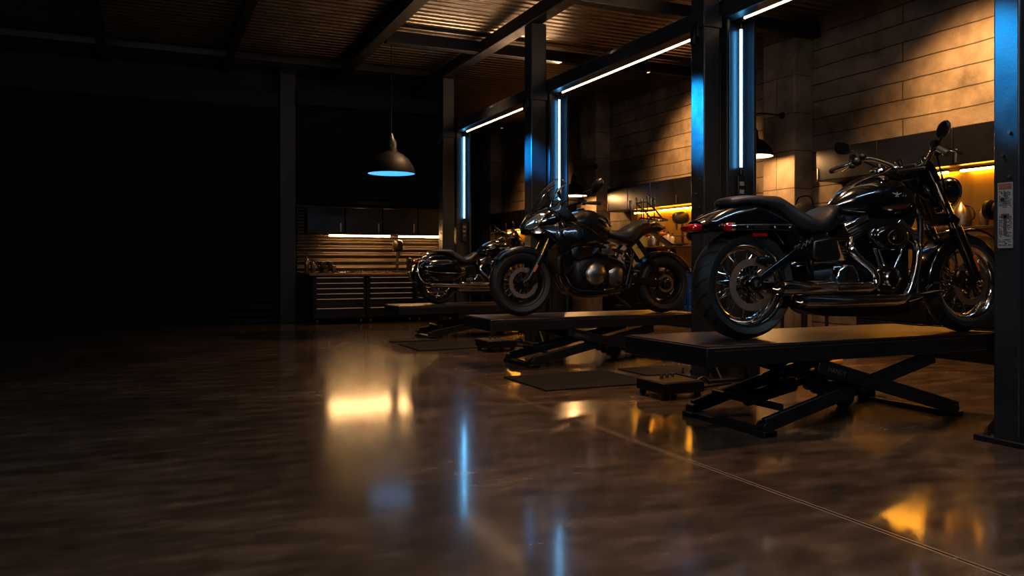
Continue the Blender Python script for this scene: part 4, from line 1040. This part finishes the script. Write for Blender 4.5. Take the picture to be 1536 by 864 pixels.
def bench(y0, y1, label, shelf=None):
    t = thing('workbench', label, 'workbench', (RW, y0, 0))
    w = y1 - y0; d = RW - 7.5
    obj('worktop', MB().bx(-d, -.03, 0, w, .86, .91), M['wood'], t, bevel=.006)
    n = max(2, round(w / .9))
    for k in range(n):
        a, b = w * k / n, w * (k + 1) / n
        u = obj('cupboard', MB().bx(-d + .03, -.03, a + .005, b - .005, .09, .86), M['cab'], t, bevel=.004)
        for q in range(3):
            dw = MB().bx(-d + .012, -d + .03, a + .03, b - .03, .12 + .245 * q, .345 + .245 * q)
            dw.bx(-d - .005, -d + .012, (a + b) / 2 - .15, (a + b) / 2 + .15, .305 + .245 * q, .32 + .245 * q)
            obj('drawer', dw, M['cab'], u, bevel=.004)
        obj('bench_foot', MB().bx(-d + .1, -.06, a + .03, b - .03, 0, .09), M['dark'], t, smooth=0)
bench(3.0, 6.95, 'long dark workbench on the right wall behind the cruiser')
bench(9.3, 12.7, 'dark workbench on the right wall behind the touring motorcycle')
bench(14.8, 18.3, 'dim workbench on the right wall in the farthest bay')
def shelf(y0, y1, z, label):
    t = thing('wall_shelf', label, 'shelf', (RW - .03, y0, z))
    obj('board', MB().bx(-.26, 0, 0, y1 - y0, -.03, 0), M['tin'], t, bevel=.004)
    for yy in (.2, y1 - y0 - .2): obj('bracket', MB().bx(-.2, 0, yy - .015, yy + .015, -.12, -.03), M['dark'], t, smooth=0)
shelf(4.3, 6.9, 1.38, 'metal wall shelf behind the cruiser headlight')
shelf(9.4, 12.0, 1.28, 'metal wall shelf behind the touring motorcycle tail')

# loose things: bottles, tins, machines
def bottle(loc, m, h, r, label, grp=None, cat='bottle'):
    t = thing('bottle', label, cat, loc, 0, grp)
    obj('bottle_body', MB().lathe([(r * .9, 0), (r, .01), (r, h * .62), (r * .75, h * .74), (r * .36, h * .82), (r * .34, h * .93)], n=16), m, t)
    obj('cap', MB().cyl((0, 0, h * .95), (0, 0, 1), r * .4, h * .12, 12), M['dark'], t)
    return t
def tin(loc, h, r, label, grp=None):
    t = thing('tin_can', label, 'tin', loc, 0, grp)
    obj('can_body', MB().lathe([(r, 0), (r * 1.03, .006), (r, .014), (r, h - .014), (r * 1.03, h - .006), (r * .96, h)], n=18), M['tin'], t)
    obj('lid', MB().cyl((0, 0, h + .002), (0, 0, 1), r * .8, .01, 18), M['dark'], t)
def grinder(loc, rz, label):
    t = thing('bench_grinder', label, 'bench grinder', loc, rz)
    obj('motor_body', MB().lathe([(.05, -.12), (.075, -.1), (.078, .1), (.05, .12)], (0, 0, .16), (0, 1, 0), 20), M['dark'], t)
    for s in (-1, 1):
        g = obj('wheel_guard', MB().lathe([(.07, -.025), (.1, -.02), (.1, .02), (.07, .025)], (0, s * .17, .16), (0, 1, 0), 22), M['cab'], t)
        obj('grinding_wheel', MB().cyl((.03, s * .17, .16), (0, 1, 0), .085, .026, 22), M['tin'], g)
    obj('pedestal', MB().bx(-.08, .08, -.08, .08, 0, .1), M['dark'], t, bevel=.01)
def kettle(loc, label):
    t = thing('oil_can', label, 'oil can', loc)
    obj('can_body', MB().lathe([(.08, 0), (.1, .02), (.1, .12), (.07, .2), (.03, .24), (.02, .27)], n=22), M['tin'], t)
    obj('spout', MB().tube([(0, .05, .19), (0, .13, .24), (0, .2, .33)], [.014, .01, .006], 8, 3), M['tin'], t)
    obj('grip_loop', MB().tube([(0, -.08, .06), (0, -.15, .1), (0, -.13, .2), (0, -.03, .23)], .008, 8, 4), M['dark'], t)
def drill_press(loc, rz, label, s=1.0):
    t = thing('drill_press', label, 'drill press', loc, rz, scale=s)
    obj('base_plate', MB().bx(-.15, .2, -.12, .12, 0, .04), M['dark'], t, bevel=.01)
    obj('pillar', MB().cyl((-.08, 0, .36), (0, 0, 1), .03, .7, 16), M['tin'], t)
    obj('head', MB().loft([(-.2, .52, .72, .08), (-.1, .48, .76, .1), (.08, .48, .74, .09), (.16, .54, .7, .06)], 18, 3, 3), M['dark'], t)
    obj('chuck', MB().lathe([(.008, 0), (.022, .05), (.026, .1), (.026, .14)], (.08, 0, .34), (0, 0, 1), 16), M['tin'], t)
    obj('work_table', MB().bx(-.1, .2, -.1, .1, .2, .22), M['tin'], t, bevel=.006)
    for k in range(3):
        a = 2 * PI * k / 3 + .4
        obj('feed_handle', MB().tube([(.02, -.1, .6), (.02 + .13 * math.cos(a), -.13, .6 + .13 * math.sin(a))], [.007, .012], 8), M['tin'], t)
def vise(loc, rz, label):
    t = thing('bench_vise', label, 'vise', loc, rz)
    obj('vise_base', MB().lathe([(.09, 0), (.09, .02), (.06, .04), (.055, .08)], n=20), M['dark'], t)
    obj('fixed_jaw', MB().bx(-.09, .0, -.06, .06, .07, .19), M['dark'], t, bevel=.012)
    obj('sliding_jaw', MB().bx(.05, .12, -.06, .06, .08, .19), M['dark'], t, bevel=.012)
    obj('slide_bar', MB().bx(-.12, .14, -.03, .03, .09, .13), M['tin'], t, bevel=.006)
    obj('screw_handle', MB().tube([(.16, -.1, .11), (.16, .1, .11)], .007, 8), M['tin'], t)

SH = 1.38
grinder((7.88, 5.38, SH), 0, 'bench grinder on the shelf directly behind the cruiser headlight')
kettle((7.92, 5.9, SH), 'round metal oil can on the shelf left of the bench grinder')
drill_press((7.9, 4.95, SH - .0), PI, 'small dark drill press on the shelf next to the near column', .62)
for k, (y, h, r) in enumerate(((5.65, .22, .045), (5.12, .16, .045), (4.75, .26, .05), (4.62, .2, .04), (6.15, .2, .04), (6.4, .24, .045))):
    if k % 2: tin((7.93, y, SH), h * .7, r, ['','tin can right of the bench grinder on the shelf','','tin can nearest the near column on the shelf','','tin can at the left end of the shelf behind the cruiser'][k])
    else: bottle((7.93, y, SH), M['bottle'], h, r, ['brown bottle between oil can and bench grinder on the shelf', '', 'tall brown bottle beside the drill press on the shelf', '', 'brown bottle left of the oil can on the shelf', ''][k])
# dark hanging gear by the pier, seen above the cruiser seat
t = thing('tool_bag', 'dark slumped tool bag on a stool by the block pier', 'bag', (7.52, 7.75, 1.36))
obj('bag_body', MB().ell((0, 0, .2), (.16, .22, .2), 20, 10), M['canvas'], t)
obj('bag_strap', MB().tube([(0, -.16, .3), (0, -.1, .46), (0, .1, .46), (0, .16, .3)], .012, 8, 4), M['canvas'], t)
t = thing('tool_stand', 'dark slim tool stand beside the block pier', 'stand', (7.52, 7.75, 0))
obj('stand_top', MB().bx(-.2, .2, -.24, .24, 1.32, 1.36), M['dark'], t, bevel=.006)
for a in (-.17, .17):
    for b in (-.2, .2): obj('leg', MB().bx(a - .015, a + .015, b - .015, b + .015, 0, 1.32), M['dark'], t, smooth=0)

SH = 1.28
drill_press((7.83, 10.78, SH), PI, 'tall dark drill press on the shelf beside the blue-lit middle column', .72)
grinder((7.88, 10.35, SH), .0, 'bench grinder on the shelf right of the tall drill press')
for k, y in enumerate((11.1, 11.22, 11.34)): bottle((7.92, y, SH), M['bottle2'], .2 + .03 * k, .04, 'pale bottle on the shelf behind the touring motorcycle tail, %s from the tall drill press' % ords[k])
kettle((7.9, 11.62, SH), 'metal oil can on the shelf behind the touring motorcycle seat')
drill_press((7.85, 11.05, .91), PI, 'small drill press standing on the bench behind the touring motorcycle', .42)
for k, y in enumerate((9.6, 9.9, 10.15)): tin((7.8, y, .91), .16, .06, 'tin can on the bench behind the touring motorcycle rear wheel, %s from the column' % ords[k])

# ------------------------------------------------------------------ back bench
def drawer_unit(x0, x1, label):
    t = thing('tool_cabinet', label, 'tool cabinet', (x0, 13.08, 0))
    w = x1 - x0
    obj('carcass', MB().bx(0, w, .02, .7, .1, .79), M['cab2'], t, bevel=.005)
    z = .77
    for h in (.09, .085, .085, .085, .15, .16):
        d = obj('drawer', MB().bx(.035, w - .035, 0, .02, z - h + .008, z - .004), M['cab2'], t, bevel=.003)
        obj('drawer_pull', MB().bx(.05, w - .05, -.026, .002, z - .018, z - .008), M['pull2'], d, smooth=0)
        z -= h
    for a in (.07, w - .07):
        for b in (.08, .62):
            obj('caster', MB().cyl((a, b, .05), (1, 0, 0), .05, .03, 14), M['rubber'], t)
xs = [2.42, 3.29, 4.12, 4.95]
for k in range(3): drawer_unit(xs[k] + .01, xs[k + 1] - .01, 'dark drawer cabinet under the back worktop, %s' % ['leftmost', 'middle one', 'right one behind the rearmost motorcycle'][k])
tag(obj('worktop', MB().bx(2.36, 4.97, 13.05, BACK - .04, .79, .83), M['wood'], bevel=.006), 'wooden worktop over the drawer cabinets at the back wall', 'worktop')
for k, (x0, x1) in enumerate(((2.42, 3.05), (3.06, 3.7), (3.71, 4.33), (4.34, 4.95))):
    t = thing('wall_cabinet', 'dark wall cabinet above the back bench, %s from the left' % ords[k], 'wall cabinet', (x0, 13.6, 1.49))
    obj('carcass', MB().bx(.002, x1 - x0 - .002, .02, .22, 0, .44), M['cab'], t, bevel=.004)
    d = obj('door', MB().bx(.006, x1 - x0 - .006, 0, .02, .005, .435), M['cab'], t, bevel=.004)
    obj('handle', MB().bx(x1 - x0 - .08, x1 - x0 - .06, -.014, 0, .03, .18), M['cabpull'], d, smooth=0)
strip('light_strip', (3.315, 13.62, 1.455), 'x', 1.05, M['amber_led'], 'amber light strip over the back bench, left of the two')
strip('light_strip', (4.41, 13.62, 1.455), 'x', .84, M['amber_led'], 'amber light strip over the back bench, right of the two')
vise((2.66, 13.35, .83), .3, 'dark bench vise at the left end of the back worktop')
drill_press((3.95, 13.5, .83), -PI / 2, 'small drill press standing on the back worktop between the light strips', .75)
grinder((4.3, 13.45, .83), PI / 2, 'bench grinder on the back worktop right of the drill press')
for k, (x, h) in enumerate(((2.42, .3), (2.52, .22), (2.86, .16))): bottle((x, 13.6, .83), M['bottle'], h, .04, 'brown bottle by the vise on the back worktop, %s from the left' % ords[k])
for k, (x, r) in enumerate(((4.62, .06), (4.75, .05), (4.86, .06))): tin((x, 13.5, .83), .14 + .04 * k, r, 'tin can at the right end of the back worktop, %s from the left' % ords[k])
for k, x in enumerate((2.95, 3.2, 3.42, 3.62)):
    t = thing('hand_tool', 'hand tool lying on the back worktop, %s from the vise' % ords[k], 'hand tool', (x, 13.2, .83), .2 * k)
    obj('tool_shaft', MB().tube([(-.09, 0, .012), (.03, 0, .012)], .009, 8), M['tin'], t)
    obj('tool_head', MB().box((.055, 0, .016), (.05, .05, .03)), M['tin'], t, bevel=.006)
for k, x in enumerate((2.83, 3.12)):
    t = thing('socket_tray', ['open socket tray on the back worktop nearest the vise', 'open socket tray on the back worktop under the left light strip'][k], 'tray', (x, 13.36, .83))
    obj('tray', MB().bx(0, .2, 0, .12, 0, .02), M['dark'], t, smooth=0)
    for q in range(5): obj('socket', MB().cyl((.025 + .038 * q, .06, .035), (0, 0, 1), .012, .03, 10), M['tin'], t)

# ------------------------------------------------------------------ lamps
def pendant(loc, r, top, label, bulb, cat='pendant lamp', arm=None):
    t = thing('pendant_lamp', label, cat, loc)
    k = r / .33
    sh = MB().lathe([(r, 0), (r * .99, .03 * k), (r * .91, .11 * k), (r * .73, .2 * k), (r * .48, .27 * k), (r * .25, .31 * k), (r * .2, .4 * k), (r * .17, .4 * k), (r * .22, .3 * k), (r * .46, .26 * k), (r * .70, .19 * k), (r * .885, .10 * k), (r * .965, .03 * k), (r * .985, 0)], n=40, closed=True)
    s = obj('lamp_shade', sh, M['shade'], t, smooth=50)
    obj('shade_lining', MB().grid([[(rr * math.cos(2 * PI * q / 40), rr * math.sin(2 * PI * q / 40), h) for q in range(40)] for rr, h in ((r * .97, .002), (r * .95, .03 * k), (r * .87, .095 * k), (r * .68, .18 * k), (r * .44, .25 * k), (r * .2, .292 * k))], cv=True), M['blue_lining'] if bulb is M['bulb_blue'] else M['shadein'], s, smooth=50)
    obj('lamp_cap', MB().lathe([(r * .22, .36 * k), (r * .22, .44 * k), (r * .12, .5 * k), (r * .05, .56 * k)], n=20), M['dark'], t)
    obj('bulb', MB().ell((0, 0, .13 * k), (.05 * k, .05 * k, .07 * k)), bulb, t)
    if arm is None:
        obj('cord', MB().tube([(0, 0, .54 * k), (0, 0, top - loc[2])], .007, 8), M['cable'], t)
    else:
        obj('lamp_arm', MB().tube([(0, 0, .54 * k), (.02, 0, .68 * k), (.1, 0, .76 * k), (arm - loc[0] - .0, 0, .76 * k)], .012, 8, 4), M['dark'], t)
        obj('wall_plate', MB().cyl((arm - loc[0] - .01, 0, .76 * k), (1, 0, 0), .045, .02, 18), M['dark'], t)
    return t
pendant((3.09, 10.9, 2.23), .33, CEIL, 'large dark pendant lamp glowing blue, hanging above the rearmost motorcycle', M['bulb_blue'])
pendant((7.3, 8.42, 2.40), .25, 4, 'dark wall lamp with warm light on the block pier behind the cruiser seat', M['bulb_warm'], 'wall lamp', 7.79)
pendant((7.3, 13.35, 2.25), .25, 4, 'dark wall lamp with warm light seen behind the touring motorcycle mirror', M['bulb_warm'], 'wall lamp', 7.79)

def downlight(x, y, z, label):
    t = thing('spot_lamp', label, 'spot lamp', (x, y, z))
    obj('lamp_can', MB().lathe([(.05, .12), (.06, .1), (.06, -.0), (.052, -.0), (.05, .08)], n=20), M['dark'], t)
    obj('lamp_stem', MB().cyl((0, 0, (.12 + CEIL - z) / 2 + .0), (0, 0, 1), .012, CEIL - z - .1, 10), M['dark'], t)
downlight(6.95, 5.55, 3.9, 'spot lamp above the block wall behind the cruiser')
downlight(6.95, 16.0, 3.9, 'added spot lamp above the wall of the farthest bay')  # fixture added to go with the extra spot in this bay
downlight(6.95, 10.4, 3.9, 'spot lamp above the block wall behind the touring motorcycle')

# ------------------------------------------------------------------ lights
def look(o, tgt):
    d = Vector(tgt) - o.location
    o.rotation_euler = d.to_track_quat('-Z', 'Y').to_euler()
def spot(name, loc, tgt, energy, col, deg, blend=.6, size=.05):
    l = bpy.data.lights.new(name, 'SPOT'); l.energy = energy; l.color = col; l.spot_size = math.radians(deg); l.spot_blend = blend; l.shadow_soft_size = size
    o = bpy.data.objects.new(name, l); COL.objects.link(o); o.location = loc; look(o, tgt); return o
def point(name, loc, energy, col, size=.05):
    l = bpy.data.lights.new(name, 'POINT'); l.energy = energy; l.color = col; l.shadow_soft_size = size
    o = bpy.data.objects.new(name, l); COL.objects.link(o); o.location = loc; return o
WARM = (1, .55, .22); AMB = (1, .48, .12); BLUE = (.012, .37, .87)
spot('wall_spot', (6.95, 5.55, 3.88), (8.05, 5.75, 2.6), 700, WARM, 95, 1.0, .15)
spot('wall_spot', (6.95, 10.4, 3.88), (8.05, 10.5, 2.6), 700, WARM, 95, 1.0, .15)
point('wall_lamp_light', (7.3, 8.42, 2.42), 45, WARM)
point('wall_lamp_light', (7.3, 13.35, 2.27), 40, WARM)
# overhead bay lamps
spot('bench_lamp', (3.6, 12.4, 3.95), (3.6, 13.3, .6), 200, WARM, 50, .8, .06)
spot('wall_spot', (6.95, 16.0, 3.88), (8.05, 16.2, 2.4), 400, WARM, 95, 1.0, .15)  # extra spot added to lift the dark wall of the farthest bay
for y in (4.1, 7.3, 10.5):
    spot('bay_lamp', (3.4 if y < 10 else 4.0, y, 3.9), (3.6, y, 0), 240, (1, .6, .32), 110, .8, .08)
    spot('bay_lamp', (6.3, y, 3.9), (6.1, y, 0), 430, WARM, 72, .8, .08)  # inner lamp added for more bounce inside the bay
# cool accents that wash the aisle side of the columns
spot('cool_spot', (2.0, 5.0, 3.6), (4.3, 2.95, 2.05), 1600, BLUE, 13, 1.0)
spot('cool_spot', (2.1, 7.5, 3.72), (4.3, 5.66, 2.2), 8500, BLUE, 13, 1.0)
spot('cool_spot', (1.5, 8.4, 3.85), (4.3, 9.05, 2.3), 13000, BLUE, 9, 1.0)

def area(name, loc, tgt, energy, col, sx, sy):
    l = bpy.data.lights.new(name, 'AREA'); l.energy = energy; l.color = col; l.shape = 'RECTANGLE'; l.size = sx; l.size_y = sy
    o = bpy.data.objects.new(name, l); COL.objects.link(o); o.location = loc; look(o, tgt); return o
area('aisle_fill', (-1.0, -1.2, 3.9), (3.6, 5.0, .8), 95, (1, .84, .7), 1.6, .5)  # unseen warm fill added from behind the camera
for y in (4.3, 7.4, 10.7): area('beam_fill', (4.62, y, 3.3), (4.0, y, 4.24), 25, (1, .62, .35), .1, 2.4)  # upward fill added in place of bounced light on the ceiling
area('ceiling_fill', (.3, 5.5, 3.3), (.3, 5.6, 4.24), 9, (1, .93, .88), 3.0, 6.0)  # unseen upward fill added to lift the dark left ceiling
spot('cabinet_fill', (6.3, 9.3, 3.9), (7.75, 11.7, 2.0), 700, BLUE, 20, 1.0)  # unseen blue spot added to tint the cabinet doors
area('chrome_highlight', (3.6, .7, 3.7), (3.6, 4.2, .9), 38, (.5, .72, 1.0), 3.0, .14)  # unseen long area light added for line highlights on the chrome pipes
area('aisle_fill', (-2.6, 5.0, 3.8), (3.2, 5.4, .6), 26, (.42, .72, 1.0), 1.4, .4)  # unseen cool fill added from the left for the lift ends
w = bpy.data.worlds.new('night'); sc.world = w; w.use_nodes = True
w.node_tree.nodes['Background'].inputs[0].default_value = (.06, .35, .5, 1); w.node_tree.nodes['Background'].inputs[1].default_value = .02

# ------------------------------------------------------------------ camera
cam = bpy.data.cameras.new('camera'); co = bpy.data.objects.new('camera', cam); COL.objects.link(co)
co.location = (0, 0, 1.0); co.rotation_euler = (PI / 2, 0, -math.radians(24.3))
cam.sensor_width = 36; cam.lens = 36 * 1215 / 1536; cam.shift_y = -38 / 1536; cam.clip_start = .05
cam.dof.use_dof = True; cam.dof.focus_distance = 5.0; cam.dof.aperture_fstop = 5.0
sc.camera = co
sc.view_settings.view_transform = 'Standard'
sc.view_settings.look = 'Medium High Contrast'
sc.view_settings.exposure = 0.3
